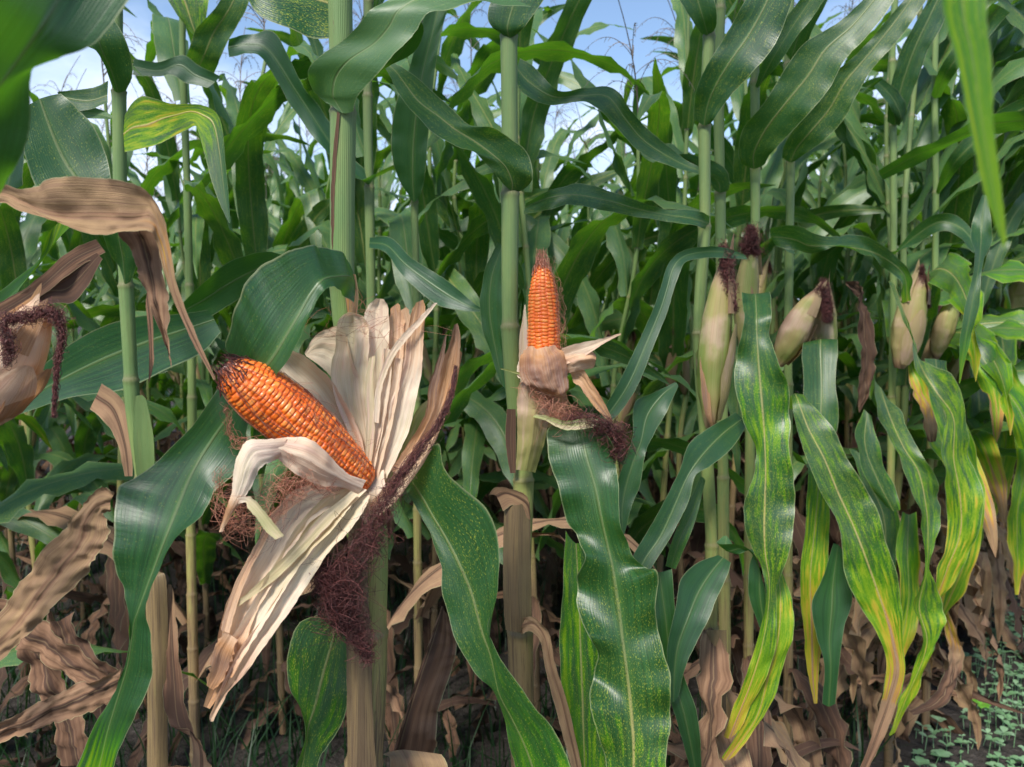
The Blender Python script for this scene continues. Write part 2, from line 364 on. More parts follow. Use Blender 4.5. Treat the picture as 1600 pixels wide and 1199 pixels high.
def mat_stalk():
    m, t = new_mat('corn_stalk'); g = G(t); U, V = g.uv(); ro = g.m('MULTIPLY', g.rand(), 31.0); wilt = g.attr('wilt'); node = g.attr('fleck')
    st = g.noise(g.comb(g.m('MULTIPLY', U, 60.0), g.m('MULTIPLY', V, 2.0), ro), 1.0, 2.0)
    st2 = g.m('SINE', g.m('MULTIPLY', U, 260.0)); st3 = g.noise(g.comb(g.m('MULTIPLY', U, 24.0), g.m('MULTIPLY', V, 9.0), ro), 1.0, 5.0, .65)
    pt = g.noise(g.comb(g.m('MULTIPLY', U, 5.0), g.m('MULTIPLY', V, 14.0), ro), 1.0, 4.0)
    sp = g.noise(g.comb(g.m('MULTIPLY', U, 40.0), g.m('MULTIPLY', V, 60.0), ro), 1.0, 3.0)
    wv = g.m('ADD', wilt, g.m('MULTIPLY', g.m('SUBTRACT', pt, .5), .6), clamp=True)
    col = g.ramp(wv, [(0.0, (.085, .17, .045)), (.3, (.17, .25, .06)), (.5, (.33, .30, .08)), (.7, (.26, .16, .07)), (1.0, (.10, .06, .04))])
    col = g.mix(g.m('MULTIPLY', st, .5), col, g.mix(wv, (.28, .38, .15), (.48, .35, .18)))
    col = g.mix(g.m('MULTIPLY', g.rng(st3, .5, .62), g.rng(wilt, .3, .7, .12, .75)), col, (.10, .062, .042))
    col = g.mix(g.rng(sp, .66, .74, 0, .55), col, (.12, .06, .035))
    col = g.mix(g.m('MULTIPLY', node, .6), col, (.17, .12, .06))
    col = g.mix(g.m('MULTIPLY', g.rand(), .45), col, g.mix(.5, col, (.05, .045, .02)))
    nb = g.bump(g.m('ADD', g.m('MULTIPLY', st, .8), g.m('MULTIPLY', st2, .25)), .6, .0007)
    g.bsdf(col, .46, .4, nb); return m
def mat_husk(fresh=False):
    m, t = new_mat('fresh_husk' if fresh else 'corn_husk'); g = G(t); U, V = g.uv(); ro = g.m('MULTIPLY', g.rand(), 23.0); wilt = g.attr('wilt')
    st = g.noise(g.comb(g.m('MULTIPLY', U, 26.0), g.m('MULTIPLY', V, 2.2), ro), 1.0, 3.0, .6)
    fine = g.noise(g.comb(g.m('MULTIPLY', U, 120.0), g.m('MULTIPLY', V, 3.0), ro), 1.0, 1.0)
    fine2 = g.noise(g.comb(g.m('MULTIPLY', U, 95.0), g.m('MULTIPLY', V, 5.0), g.m('ADD', ro, 3.0)), 1.0, 3.0, .6)
    pt = g.noise(g.comb(g.m('MULTIPLY', U, 3.0), g.m('MULTIPLY', V, 16.0), ro), 1.0, 4.0)
    crk = g.noise(g.comb(g.m('MULTIPLY', U, 14.0), g.m('MULTIPLY', V, 60.0), ro), 1.0, 3.0)
    wv = g.m('ADD', wilt, g.m('MULTIPLY', g.m('SUBTRACT', g.m('ADD', g.m('MULTIPLY', st, .5), g.m('MULTIPLY', pt, .5)), .5), .42), clamp=True)
    col = g.ramp(wv, [(0.0, (.17, .27, .05)), (.16, (.34, .42, .13)), (.3, (.66, .58, .34)), (.42, (.90, .77, .60)), (.56, (.86, .62, .42)), (.72, (.55, .28, .12)), (.86, (.28, .15, .09)), (1.0, (.09, .05, .045))]) if not fresh else g.ramp(wv, [(0.0, (.10, .20, .03)), (.2, (.22, .29, .07)), (.38, (.40, .36, .13)), (.55, (.42, .32, .17)), (.72, (.30, .19, .11)), (1.0, (.09, .05, .045))])
    col = g.mix(g.rng(pt, .50, .68, 0, .5), col, g.mix(g.rng(wv, .5, .8), (.80, .54, .46), (.24, .14, .13)))
    col = g.mix(g.m('MULTIPLY', g.rng(fine, .45, .7), .22), col, (.50, .34, .2))
    col = g.mix(g.m('MULTIPLY', g.rng(fine2, .52, .66), .30), col, (.40, .22, .15)); col = g.mix(g.m('MULTIPLY', g.rng(fine2, .46, .36), .3), col, (.88, .80, .66) if not fresh else (.42, .44, .2))
    h = g.m('ADD', g.m('MULTIPLY', fine, .5), g.m('ADD', g.m('MULTIPLY', st, 1.2), g.m('MULTIPLY', crk, g.rng(wilt, .5, .9, .3, 2.5))))
    g.bsdf(col, .55, .3, g.bump(h, .8, .0008), g.mix(.4, col, (.85, .50, .22)), .30); return m
def mat_kernel():
    m, t = new_mat('corn_kernel'); g = G(t); tone = g.attr('tone'); dk = g.attr('wilt'); U, V = g.uv()
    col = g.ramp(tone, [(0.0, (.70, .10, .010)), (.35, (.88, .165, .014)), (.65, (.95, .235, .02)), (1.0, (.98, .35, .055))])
    tip = g.attr('fleck')  # mask of the highlight painted into the colour of the kernel crowns
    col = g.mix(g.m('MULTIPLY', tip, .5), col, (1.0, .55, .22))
    col = g.mix(dk, col, (.11, .045, .035))
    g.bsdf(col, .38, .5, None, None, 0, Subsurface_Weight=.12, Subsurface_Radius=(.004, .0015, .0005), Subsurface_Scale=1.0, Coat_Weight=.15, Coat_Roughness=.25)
    return m
def mat_silk(name, a, b):
    m, t = new_mat(name); g = G(t); tone = g.attr('tone'); g.bsdf(g.mix(tone, a, b), .5, .35); return m
def mat_soil():
    m, t = new_mat('soil'); g = G(t); c = g.n('ShaderNodeTexCoord').outputs['Object']
    n1 = g.noise(c, 9.0, 8.0, .6); n2 = g.noise(c, 60.0, 5.0, .6)
    col = g.mix(n1, (.012, .010, .008), (.075, .062, .056)); col = g.mix(g.rng(n2, .55, .7, 0, .45), col, (.15, .13, .12))
    g.bsdf(col, .85, .3, g.bump(g.m('ADD', n1, g.m('MULTIPLY', n2, .6)), 1.0, .03)); return m
def mat_plain(name, a, b, tr, rough=.45, sc=8.0):
    m, t = new_mat(name); g = G(t); c = g.n('ShaderNodeTexCoord').outputs['Object']; tone = g.attr('tone')
    col = g.mix(g.m('MULTIPLY', g.m('ADD', g.noise(c, sc, 3.0), tone), .5), a, b)
    g.bsdf(col, rough, .4, None, tr, .3); return m
LEAF = mat_leaf(); STALK = mat_stalk(); HUSK = mat_husk(); FHUSK = mat_husk(True); KERN = mat_kernel(); SOIL = mat_soil()
SILK_D = mat_silk('dark_silk', (.030, .010, .010), (.17, .055, .048))
SILK_R = mat_silk('red_silk', (.22, .055, .03), (.62, .30, .19))
TASSEL = mat_silk('tassel', (.10, .085, .07), (.28, .22, .18))
WEED = mat_plain('weed_leaf', (.10, .24, .09), (.32, .48, .30), (.2, .45, .1))
SEEDL = mat_plain('seedling_leaf', (.09, .30, .03), (.18, .42, .05), (.25, .6, .04))
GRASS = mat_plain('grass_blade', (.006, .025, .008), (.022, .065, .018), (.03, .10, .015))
LITTER = LEAF

# ------------------------------------------------------------------ the ground
def ground():
    nx, ny = 90, 110
    xs = np.concatenate([[-900, -60, -14], np.linspace(-7, 9, nx), [16, 60, 900]]); ys = np.concatenate([[-300, -20], np.linspace(-1, 14, ny), [25, 70, 1500]])
    X, Yg = np.meshgrid(xs, ys); rg = np.random.RandomState(3)
    Z = (.016 * np.sin(X * 6.1 + Yg * 3.3) + .012 * np.sin(X * -9.3 + Yg * 7.7) + rg.rand(*X.shape) * .03) * (np.abs(X) < 9) * (Yg < 14)
    V = np.stack([X, Yg, Z - .02], -1).reshape(-1, 3)
    o = obj('soil_ground', dict(V=V, F=grid_faces(len(ys) - 1, len(xs) - 1)), SOIL); o['kind'] = 'structure'
ground()

ROWD = np.array([.647, .763]); ROWN = np.array([-.763, .647]); ROW0 = np.array([-.14, .70])   # front row line; rows go back along ROWN
# ------------------------------------------------------------------ plant pieces
def stalk_line(pts, top, Y):
    """pts: (px,py) list top to bottom at world distance Y; carried down to the soil"""
    P = [at(x, y, Y) for x, y in pts]
    last = P[-1]; d = (P[-1] - P[-2]) / max(1e-6, P[-2][2] - P[-1][2]); P.append(last + np.clip(d, -.06, .06) * last[2] * .6); P[-1][2] = 0.0
    first = P[0]
    if top > first[2]: P.insert(0, first + np.array([.02, .0, top - first[2]]))
    P = np.array(P)[::-1]
    return P
def stalk_mesh(P, rbase, rtop, nodes, seed=1, wilt_z=None, k=18, sheath=True):
    z = P[:, 2]; zs = np.unique(np.concatenate([np.linspace(0, z[-1], 60)] + [np.array([q - .012, q - .006, q - .002, q + .001, q + .004, q + .010]) for q in nodes]))
    zs = zs[(zs >= 0) & (zs <= z[-1])]
    # monotone in z: interpolate x,y with smooth splines
    t = np.interp(zs, z, np.arange(len(z))); C = crom(P, t); C[:, 2] = zs
    r = np.interp(zs, rbase[0], rbase[1]) if isinstance(rbase, tuple) else rbase + (rtop - rbase) * (zs / zs[-1]) ** 1.1
    nod = np.zeros(len(zs)); nn = sorted(nodes)
    for q in nn:
        b = np.exp(-((zs - q) / .005) ** 2); r = r + b * .0011; nod = np.maximum(nod, b)
        r = r + .0009 * np.exp(-np.clip(q - zs, 0, 9) / .05) * (zs < q) - .0009 * np.exp(-np.clip(zs - q, 0, 9) / .04) * (zs > q)
    if wilt_z is None: wz = np.interp(zs, [0, .35, .8, 1.2, 2.5], [1, .85, .42, .12, .05])
    else: wz = np.interp(zs, wilt_z[0], wilt_z[1])
    return tube(C, r, k, wilt=wz, fleck=nod)
def ear_closed(base, tip, rmax, seed, green=.15, brown=.5, k=40, n=40):
    rg = np.random.RandomState(seed); base = np.array(base); tip = np.array(tip); t = np.linspace(0, 1, n)
    side = np.array([rg.rand() - .5, rg.rand() - .5, 0]) * .02
    P = base + (tip - base) * t[:, None] + side * np.sin(t * 3.14)[:, None]
    r = rmax * np.interp(t, [0, .06, .2, .42, .65, .82, .93, 1], [.30, .46, .78, 1, .88, .60, .36, .16])
    p0 = rg.rand() * 6.28
    def mod(tt, th):
        a = (th + p0 + tt * 1.1) / 6.2832 * 3; b = (th * 1.0 - p0 - tt * .7) / 6.2832 * 2
        return 1 + .11 * (a % 1.0) ** 1.5 + .07 * (b % 1.0) ** 2 + .028 * np.sin(th * 17 + tt * 3 + p0) + .018 * np.sin(th * 31 + 2 * np.sin(tt * 6)) + .02 * np.sin(tt * 22 + th * 5)
    d = tube(P, r, k, mod=mod)
    w = np.interp(t, [0, .12, .3, .55, .8, 1], [brown + .12, .32, green, green + .04, .34, brown + .25])
    wa = np.repeat(w, k + 1).reshape(n, k + 1) + .13 * np.sin(np.linspace(0, 6.28, k + 1) * 2 + p0)[None]
    d['wilt'] = np.clip(wa, 0, 1).ravel(); d['fleck'] = None; return d
def ear_flags(base, tip, rmax, seed, count=4):
    """loose husk ends around the tip, and outer husk leaves lying on the ear"""
    rg = np.random.RandomState(seed); base = np.array(base); tip = np.array(tip); ax = unit(tip - base); L = np.linalg.norm(tip - base)
    A = unit(np.cross(ax, [0.3, -1, 0.1])); B = np.cross(ax, A); ds = []
    for i in range(count):
        th = rg.rand() * 6.28; dr = A * math.cos(th) + B * math.sin(th); sd = np.cross(ax, dr); n = 12
        t = np.linspace(.05, .62, n) if i % 2 else np.linspace(.68, 1.06 + .1 * rg.rand(), n)
        rr = rmax * np.interp(t, [0, .2, .42, .65, .82, .93, 1, 1.2], [.45, .95, 1.14, 1.05, .8, .55, .4, .5]) + .0012
        C = base + ax * (t * L)[:, None] + dr * rr[:, None]
        if i % 2: w = rmax * .75 * np.sin(np.linspace(.25, 3.05, n)) ** .7
        else: w = rmax * .4 * (1 - np.linspace(0, 1, n)) ** .6
        Lp = C - sd * w[:, None] - dr * (w[:, None] ** 2 / rmax * .55); Rp = C + sd * w[:, None] - dr * (w[:, None] ** 2 / rmax * .55)
        ds.append(finish_blade(Lp, C, Rp, 4, .0008, 14, seed + i, .3, .5 + .25 * rg.rand(), 0))
    return join(*ds)
def silk_tuft(tip, axis, rg, n=150, L=.06, side=None, r=.00035, w=.010):
    out = []; tip = np.array(tip); sd = np.array(side if side is not None else [rg.rand() - .5, -.6, 0]); sd = sd / np.linalg.norm(sd)
    for i in range(n):
        x = np.linspace(0, 1, 10)[:, None]; l = L * (.5 + .6 * rg.rand()); o = rg.randn(3) * w * .5
        up = .012 * (.4 + rg.rand())
        P = tip + o * (.35 + .9 * x) + np.array(axis) * up * np.sin(x * 2.2) + sd * (x ** .8) * w * 1.5 + np.array([0, 0, -1.0]) * l * x ** 1.5
        P = P + .0035 * np.sin(x * (5 + 9 * rg.rand(3)) + 6.28 * rg.rand(3)) + rg.randn(10, 3) * .0006
        out.append(P)
    return threads(out, r)
def tassel(base, rg, H=.36):
    lines, rs = [], []; base = np.array(base); x = np.linspace(0, 1, 12)[:, None]
    lean = np.array([rg.randn() * .05, rg.randn() * .05, 0])
    lines.append(base + np.array([0, 0, H]) * x + lean * x ** 2); rs.append(.0028)
    for i in range(11):
        z = .25 + .35 * rg.rand(); a = rg.rand() * 6.28; l = H * (.5 + .25 * rg.rand()); d = np.array([math.cos(a), math.sin(a), 0]); o = .35 + .75 * rg.rand()
        P = base + np.array([0, 0, H * z]) + lean * z * z + d * l * (.25 + .8 * o) * x * .8 + np.array([0, 0, l]) * (.85 * x - (.35 + .7 * o) * x ** 2)
        lines.append(P); rs.append(.0013)
        for j in range(2, 12):      # spikelets
            q = P[j]; e = d * .004 + rg.randn(3) * .0035 + np.array([0, 0, -.004]); lines.append(np.array([q, q + e * .6, q + e * 1.3])); rs.append(.0011)
    return threads(lines, rs)

# ------------------------------------------------------------------ a free-standing plant as a kind
def kind_plant(seed, H=2.2, az0=0.0, spread=.45, ears=1, dry_to=.55, yellow_to=1.05, outward=False, wm=1.0):
    rg = np.random.RandomState(seed)
    root = thing('corn_plant', 'corn plant', 'corn plant', (0, 0, 0))
    nodes = []; z = .08
    while z < H - .2: nodes.append(z); z += .105 + .045 * rg.rand()
    P = np.array([[rg.randn() * .006 * i, rg.randn() * .006 * i, H * i / 5.0] for i in range(6)]); P[0, :2] = 0
    obj('stalk', stalk_mesh(P, .0115, .0048, nodes, seed, k=12), STALK, root, origin=(0, 0, 0))
    ear_z = [1.04 + .08 * rg.rand()]
    for i, q in enumerate(nodes):
        c = crom(P, np.array([q / H * 5.0]))[0]; c[2] = q
        a = az0 + (math.pi if i % 2 else 0) + rg.randn() * spread
        if outward and dry_to <= q < 1.38: a = az0 + rg.randn() * .75
        if outward and q >= 1.38 and rg.rand() < .75: a = az0 + .5 + rg.randn() * .45
        top = (q / H)
        pass
        if q < dry_to:
            lf = leaf3d(seed * 31 + i, c, a, R(10 + 30 * rg.rand()), R(120), L=.30 + .22 * rg.rand(), W=.06, twist=rg.randn() * 1.6, curl=rg.randn() * .8, ruffle=.011, rfreq=13, wilt=(.60 + .35 * rg.rand()) if outward else .93 + .15 * rg.rand(), fleck=0, n=26, m=5, power=.35, crump=.003)
        elif q < max(yellow_to, 1.3) and outward:
            wl = [[0, 0, .04, .12, .4, .8], [0, 0, .02, .05, .12, .4], [0, .05, .1, .18, .3, .5]][int(rg.rand() * 3)]
            lf = leaf3d(seed * 31 + i, c, a, R(56 + 16 * rg.rand()), R(150), L=.70 + .24 * rg.rand(), W=.112, twist=rg.randn() * 1.1, curl=rg.randn() * .5, ruffle=.013, rfreq=4.5 + 2.5 * rg.rand(), wilt=wl, fleck=.3 + .5 * rg.rand(), ewilt=.16, power=.8 + .4 * rg.rand(), n=38)
        elif q < yellow_to:
            lf = leaf3d(seed * 31 + i, c, a, R(52 + 22 * rg.rand()), R(112 + 38 * rg.rand()), L=.74 + .18 * rg.rand(), W=.098, twist=rg.randn() * .9, curl=rg.randn() * .5, ruffle=.009, rfreq=5 + 3 * rg.rand(), wilt=[0, 0, 0, .05, .1 + .3 * rg.rand()], fleck=.4, power=.8 + .6 * rg.rand(), n=32)
        else:
            f = (q - yellow_to) / (H - yellow_to)
            lf = leaf3d(seed * 31 + i, c, a, R(58 + 16 * rg.rand() + 8 * f), R((30 if outward else 62) + 80 * rg.rand() - 20 * f), L=(.86 + .14 * rg.rand()) * (1 - .30 * f), W=(.112 if outward else .098) * (1 - .35 * f), twist=rg.randn() * .9, curl=rg.randn() * .45, ruffle=.009, rfreq=4 + 3 * rg.rand(), wilt=[0, 0, 0, .05 + .1 * rg.rand()], fleck=.25 + .5 * rg.rand(), power=1.2 + .8 * rg.rand(), n=32,
                        kink=(.35 + .4 * rg.rand(), R(70)) if rg.rand() < .25 else None)
        obj('leaf', lf, LEAF, root)
        if q < dry_to + .15 and not (outward and i % 2):
            obj('leaf', leaf3d(seed * 77 + i, c, a + 1.7 + rg.randn() * .5, R(15 + 30 * rg.rand()), R(118), L=.42 + .25 * rg.rand(), W=.065, twist=rg.randn() * 1.3, ruffle=.011, rfreq=12, wilt=(.62 + .35 * rg.rand()) if outward else .95 + .15 * rg.rand(), fleck=0, n=22, m=4, power=.4, crump=.003), LEAF, root)
        if ears and abs(q - 1.0) < .085 and not root.get('eared'):
            root['eared'] = 1
            ea = az0 + rg.randn() * .3 if outward else a
            d = np.array([math.cos(ea), math.sin(ea), 0]); b = c + d * .012; tp = b + d * (.055 + .05 * rg.rand()) + np.array([0, 0, .21 + .03 * rg.rand()])
            e = obj('ear', join(ear_closed(b, tp, .022, seed, green=.2 + .3 * rg.rand(), brown=.75), ear_flags(b, tp, .022, seed, 6)), FHUSK, root)
            obj('silk', silk_tuft(tp, unit(tp - b), rg, 80, .05, side=d, r=.0005, w=.007), SILK_D, e)
    if 'eared' in root: del root['eared']
    obj('tassel', tassel(P[-1] - np.array([0, 0, .02]), rg), TASSEL, root)
    return root
def copy_tree(o, parent=None):
    c = link(o.copy()); c.parent = parent
    for ch in list(o.children): copy_tree(ch, c)
    return c

# ================================================================== the named plants of the front of the field
GF = 'corn plants in the front row'
def hero(label, pts, Y, top, nodes_px, r, rtop=None, wilt_z=None, seed=1, group=GF, k=22):
    P = stalk_line(pts, top, Y)
    root = thing('corn_plant', label, 'corn plant', (float(P[0][0]), float(P[0][1]), 0.0), group)
    nz = sorted([float(at(800, y, Y)[2]) for y in nodes_px]); z = nz[0] - .14
    while z > .1: nz.append(z); z -= .13
    z = max(nz) + .17
    while z < P[-1][2] - .1: nz.append(z); z += .17
    obj('stalk', stalk_mesh(P, r, rtop or .006, nz, seed, wilt_z, k), STALK, root)
    rg = np.random.RandomState(seed + 50)
    obj('tassel', tassel(P[-1] - np.array([0, 0, .02]), rg), TASSEL, root)
    root['_top'] = 0; del root['_top']
    return root, P
def lf(root, st, label=None, mat=None, name='leaf', **kw):
    return obj(name, blade(st, **kw), mat or LEAF, root, label)
def upper_leaves(root, P, z0, seed, az0, n=4, W=.085):
    """leaves above the frame of the photograph"""
    rg = np.random.RandomState(seed)
    for i in range(n):
        z = z0 + i * .17
        if z > P[-1][2] - .05: break
        t = np.interp(z, P[:, 2], np.arange(len(P))); c = crom(P, np.array([t]))[0]
        obj('leaf', leaf3d(seed * 7 + i, c, az0 + (math.pi if i % 2 else 0) + rg.randn() * .3, R(66), R(75), L=.72 - .05 * i, W=W, twist=rg.randn() * .6, ruffle=.008, wilt=0, fleck=.4, power=1.8), LEAF, root)

# ---- plant 1: bears the big peeled cob
p1, P1 = hero('thick-stalked corn plant bearing the largest peeled orange cob, husks spread open', [(533, -40), (536, 170), (535, 330), (538, 480), (560, 640), (580, 800), (577, 985), (568, 1199)], .745, 2.15, [172, 440, 640, 985], ([0, .88, 1.0, 1.16, 1.3, 2.2], [.019, .0185, .0165, .0122, .0120, .0085]), .0085,
              wilt_z=([0, .75, .95, 1.05, 1.15, 1.3, 2.3], [1, .75, .5, .38, .12, .05, .03]), seed=3, k=36)
# brown dry edge of the sheath running along the stalk
lf(p1, [(527, 175, 531, 178, .684), (519, 260, 525, 260, .686), (517, 330, 522, 330, .687), (519, 400, 523, 400, .689)], name='sheath_edge', label='dark brown dry sheath edge', dY=.047, wilt=.97, fleck=0, ruffle=.0006, m=3)
lf(p1, [(548, 420, 541, 425, 556, 430, .679), (552, 450, 538, 452, 560, 460, .678), (549, 480, 542, 485, 558, 490, .677), (547, 500, 545, 505, 553, 510, .678)], name='sheath', dY=.050, wilt=.66, fleck=0, ruffle=.001, m=6)
lf(p1, [(545, 800, 560, 800, 578, 800, .677), (543, 900, 556, 900, 574, 900, .676), (541, 985, 556, 990, 580, 1000, .676), (542, 1100, 556, 1100, 582, 1100, .676), (543, 1230, 552, 1230, 590, 1230, .678)], name='sheath', dY=.047, label='grey-brown dry sheath round the lower stalk', mat=STALK, wilt=.93, fleck=0, ruffle=.001, m=12, keel=-.7)
lf(p1, [(519, 166, 536, 178, 552, 174, .678), (503, 158, 525, 160, 553, 163, .676), (488, 142, 520, 148, 560, 148, .672), (482, 118, 525, 120, 580, 128, .664), (490, 98, 545, 95, 601, 104, .655), (527, 70, 585, 68, 625, 76, .650), (556, 42, 608, 42, 648, 50, .645), (575, 19, 622, 18, 668, 22, .642), (600, 5, 650, 0, 700, 17, .644), (640, -15, 690, -12, 752, 5, .65), (720, -30, 780, -10, 830, 10, .67)],
   dY=.050, label='broad pale green leaf blade rising from its collar at the top of the stalk', under=True, ruffle=.0015, fold=.3, wilt=.02, fleck=.12, tilt=.25, roll=.1, seed=5, m=14)
lf(p1, [(640, 22, 655, 30, .655), (622, 60, 662, 48, .662), (603, 90, 650, 78, .668), (580, 122, 612, 102, .676)], dY=.05, wilt=.05, fleck=.1, name='leaf_fold', label='greyish folded-over edge of the blade')
lf(p1, [(545, 12, 545, 30, 545, 56, .72), (520, -30, 520, 8, 520, 60, .72), (470, -45, 478, -5, 480, 55, .71), (425, -50, 430, -15, 435, 42, .70), (395, -45, 398, -25, 395, 15, .70), (365, -60, 370, -50, 375, -40, .70)], fleck=.8, dY=.05, seed=7, tilt=.5, label='dark flecked leaf seen from below, leftward from the stalk')
lf(p1, [(546, 412, 556, 440, 552, 474, .728), (532, 396, 545, 432, 540, 462, .712), (512, 387, 525, 433, 525, 452, .69), (486, 386, 505, 438, 512, 450, .66), (460, 390, 488, 458, 497, 468, .652), (432, 401, 470, 488, 482, 500, .647), (405, 420, 452, 518, 465, 532, .644), (380, 452, 430, 555, 445, 570, .645), (363, 490, 408, 585, 425, 600, .65), (357, 535, 388, 610, 405, 630, .66), (350, 585, 362, 645, 385, 680, .672), (300, 667, 332, 687, 375, 730, .675), (225, 737, 300, 740, 334, 772, .665), (184, 768, 275, 800, 310, 812, .655), (177, 830, 258, 845, 268, 850, .65), (181, 890, 237, 900, 243, 905, .65), (196, 935, 216, 955, 226, 960, .65), (203, 975, 208, 980, 236, 1000, .652), (198, 1030, 199, 1040, 238, 1050, .655), (180, 1080, 184, 1090, 222, 1100, .66), (150, 1130, 168, 1145, 196, 1150, .665), (112, 1215, 150, 1225, 168, 1225, .67)],
   label='long teal-green leaf with yellow midrib arching left and hanging behind the cob', seed=9, ruffle=.0022, rfreq=16, fold=.6, wilt=[0, 0, .03, .05, .03, .0, .03, .12, .3], fleck=.1, tilt=.15, roll=.2, m=14, seg=6)
lf(p1, [(638, 765, 640, 748, 650, 718, .70), (645, 785, 660, 780, 683, 694, .685), (655, 805, 676, 808, 691, 728, .68), (672, 838, 698, 845, 722, 760, .67), (690, 880, 718, 885, 765, 803, .66), (691, 925, 737, 930, 779, 868, .655), (705, 985, 752, 985, 777, 930, .65), (735, 1040, 768, 1030, 762, 985, .65), (768, 1078, 780, 1085, 782, 1030, .652), (786, 1120, 800, 1125, 830, 1095, .66), (798, 1170, 822, 1172, 868, 1148, .665), (815, 1240, 845, 1240, 900, 1215, .67)],
   label='glossy green leaf with orange midrib twisting down to the right', seed=11, ruffle=.002, rfreq=10, fold=.6, wilt=[0, 0, .04, .1, .16, .18], fleck=.35, tilt=.25, m=14)
lf(p1, [(495, 962, 525, 985, 542, 990, .745), (465, 978, 518, 1010, 544, 1030, .74), (449, 1025, 505, 1055, 546, 1075, .735), (452, 1075, 492, 1105, 536, 1130, .73), (470, 1112, 482, 1135, 512, 1168, .73), (478, 1150, 478, 1165, 500, 1185, .732), (462, 1200, 470, 1215, 492, 1215, .735)],
   label='rounded green leaf with broad brown-yellow midrib beside the lower stalk', seed=13, ruffle=.002, wilt=[.05, .12, .16, .1, .05], fleck=.5, tilt=-.2)
upper_leaves(p1, P1, 1.9, 21, R(60), 1)

# ---- plant 2: the slender peeled cob
p2, P2 = hero('corn plant bearing the smaller upright peeled cob above a crumpled brown husk', [(792, -60), (795, 60), (797, 300), (797, 508), (806, 640), (818, 748), (812, 900), (818, 1199)], .95, 2.25, [54, 300, 508, 748, 985], ([0, .85, 1.0, 1.15, 1.25, 2.3], [.0165, .016, .0125, .0108, .0106, .007]), .0075,
              wilt_z=([0, .7, .95, 1.05, 1.15, 1.25, 2.3], [1, .85, .6, .3, .12, .05, .02]), seed=5, k=30)
lf(p2, [(788, 790, 808, 790, 828, 785, .928), (786, 880, 806, 880, 829, 880, .926), (787, 950, 808, 955, 830, 960, .926), (790, 985, 808, 988, 829, 984, .928)], name='sheath', mat=STALK, label='pale brown dry sheath on the lower stalk', wilt=.88, fleck=0, ruffle=.0012, m=12, keel=-.7)
lf(p2, [(792, 640, 800, 640, 806, 640, .93), (790, 690, 798, 690, 806, 690, .93), (797, 740, 801, 740, 806, 740, .93)], name='sheath_edge', wilt=1, fleck=0, ruffle=.001, m=4)
lf(p2, [(763, 775, 775, 775, 786, 800, .92), (775, 762, 790, 770, 800, 790, .918), (800, 765, 812, 778, 806, 795, .918), (822, 775, 826, 790, 812, 800, .92), (828, 800, 829, 812, 826, 812, .925)], name='sheath', wilt=.85, fleck=0, ruffle=.002, m=6)
lf(p2, [(782, 52, 796, 60, 811, 52, .938), (768, 42, 793, 46, 818, 44, .93), (762, 24, 797, 26, 832, 24, .925), (768, -5, 808, -5, 855, -8, .92), (790, -50, 835, -60, 890, -50, .92), (830, -120, 880, -130, 930, -110, .93), (900, -170, 930, -175, 960, -160, .95)], seed=15, fleck=.2, tilt=.3, fold=.3)
lf(p2, [(786, 288, 800, 300, 814, 300, .938), (770, 268, 800, 285, 826, 292, .93), (755, 252, 790, 262, 832, 276, .92), (738, 238, 770, 243, 826, 245, .91), (712, 228, 742, 222, 805, 222, .90), (680, 210, 712, 204, 770, 200, .89), (655, 188, 685, 182, 735, 197, .885), (636, 166, 655, 160, 700, 168, .88), (622, 145, 635, 135, 662, 130, .875), (610, 120, 618, 112, 632, 108, .87), (597, 100, 600, 97, 606, 94, .87)],
   label='leaf arching up and left from the collar halfway up the stalk', seed=17, fleck=.45, tilt=-.5, roll=.15, fold=.7, ruffle=.0015, m=14)
lf(p2, [(872, 664, 905, 662, 935, 668, .90), (858, 678, 908, 675, 955, 690, .885), (857, 715, 917, 715, 962, 720, .87), (874, 765, 930, 760, 967, 765, .86), (886, 815, 940, 810, 970, 825, .85), (905, 850, 950, 855, 988, 868, .845), (914, 872, 957, 885, 1010, 888, .84), (902, 905, 962, 920, 1027, 892, .835), (900, 945, 968, 960, 1024, 935, .83), (915, 985, 973, 1000, 1028, 985, .825), (934, 1022, 978, 1040, 1042, 1035, .82), (924, 1060, 983, 1080, 1047, 1080, .815), (922, 1105, 987, 1120, 1047, 1120, .81), (938, 1160, 990, 1165, 1043, 1165, .805), (952, 1230, 990, 1235, 1036, 1230, .80)],
   label='largest hanging leaf, deep green with pale spotted midrib, falling straight down', seed=19, fleck=[.1, .1, .2, .3, .7, .9], wilt=[.0, .02, .03, .06, .12], ruffle=.0045, rfreq=11, tilt=.3, roll=.35, fold=.6, m=16, ewilt=.03)
lf(p2, [(885, 830, 900, 850, 930, 840, .93), (878, 930, 905, 940, 935, 930, .92), (875, 1000, 907, 1010, 950, 1000, .915), (877, 1080, 910, 1090, 960, 1080, .91), (888, 1150, 912, 1160, 955, 1150, .905), (900, 1240, 915, 1240, 945, 1240, .90)], label='yellow-green leaf hanging behind the largest one', seed=20, fleck=.6, wilt=[.15, .2, .22], tilt=-.3)
lf(p2, [(778, 380, 785, 385, 792, 395, .98), (755, 430, 768, 435, 790, 450, .985), (750, 480, 765, 490, 792, 510, .99), (762, 540, 775, 550, 794, 570, .99), (782, 600, 786, 604, 790, 608, .985)], label='narrow grey-green torn leaf close against the stalk', seed=22, fleck=.1, wilt=.05, tilt=.4)
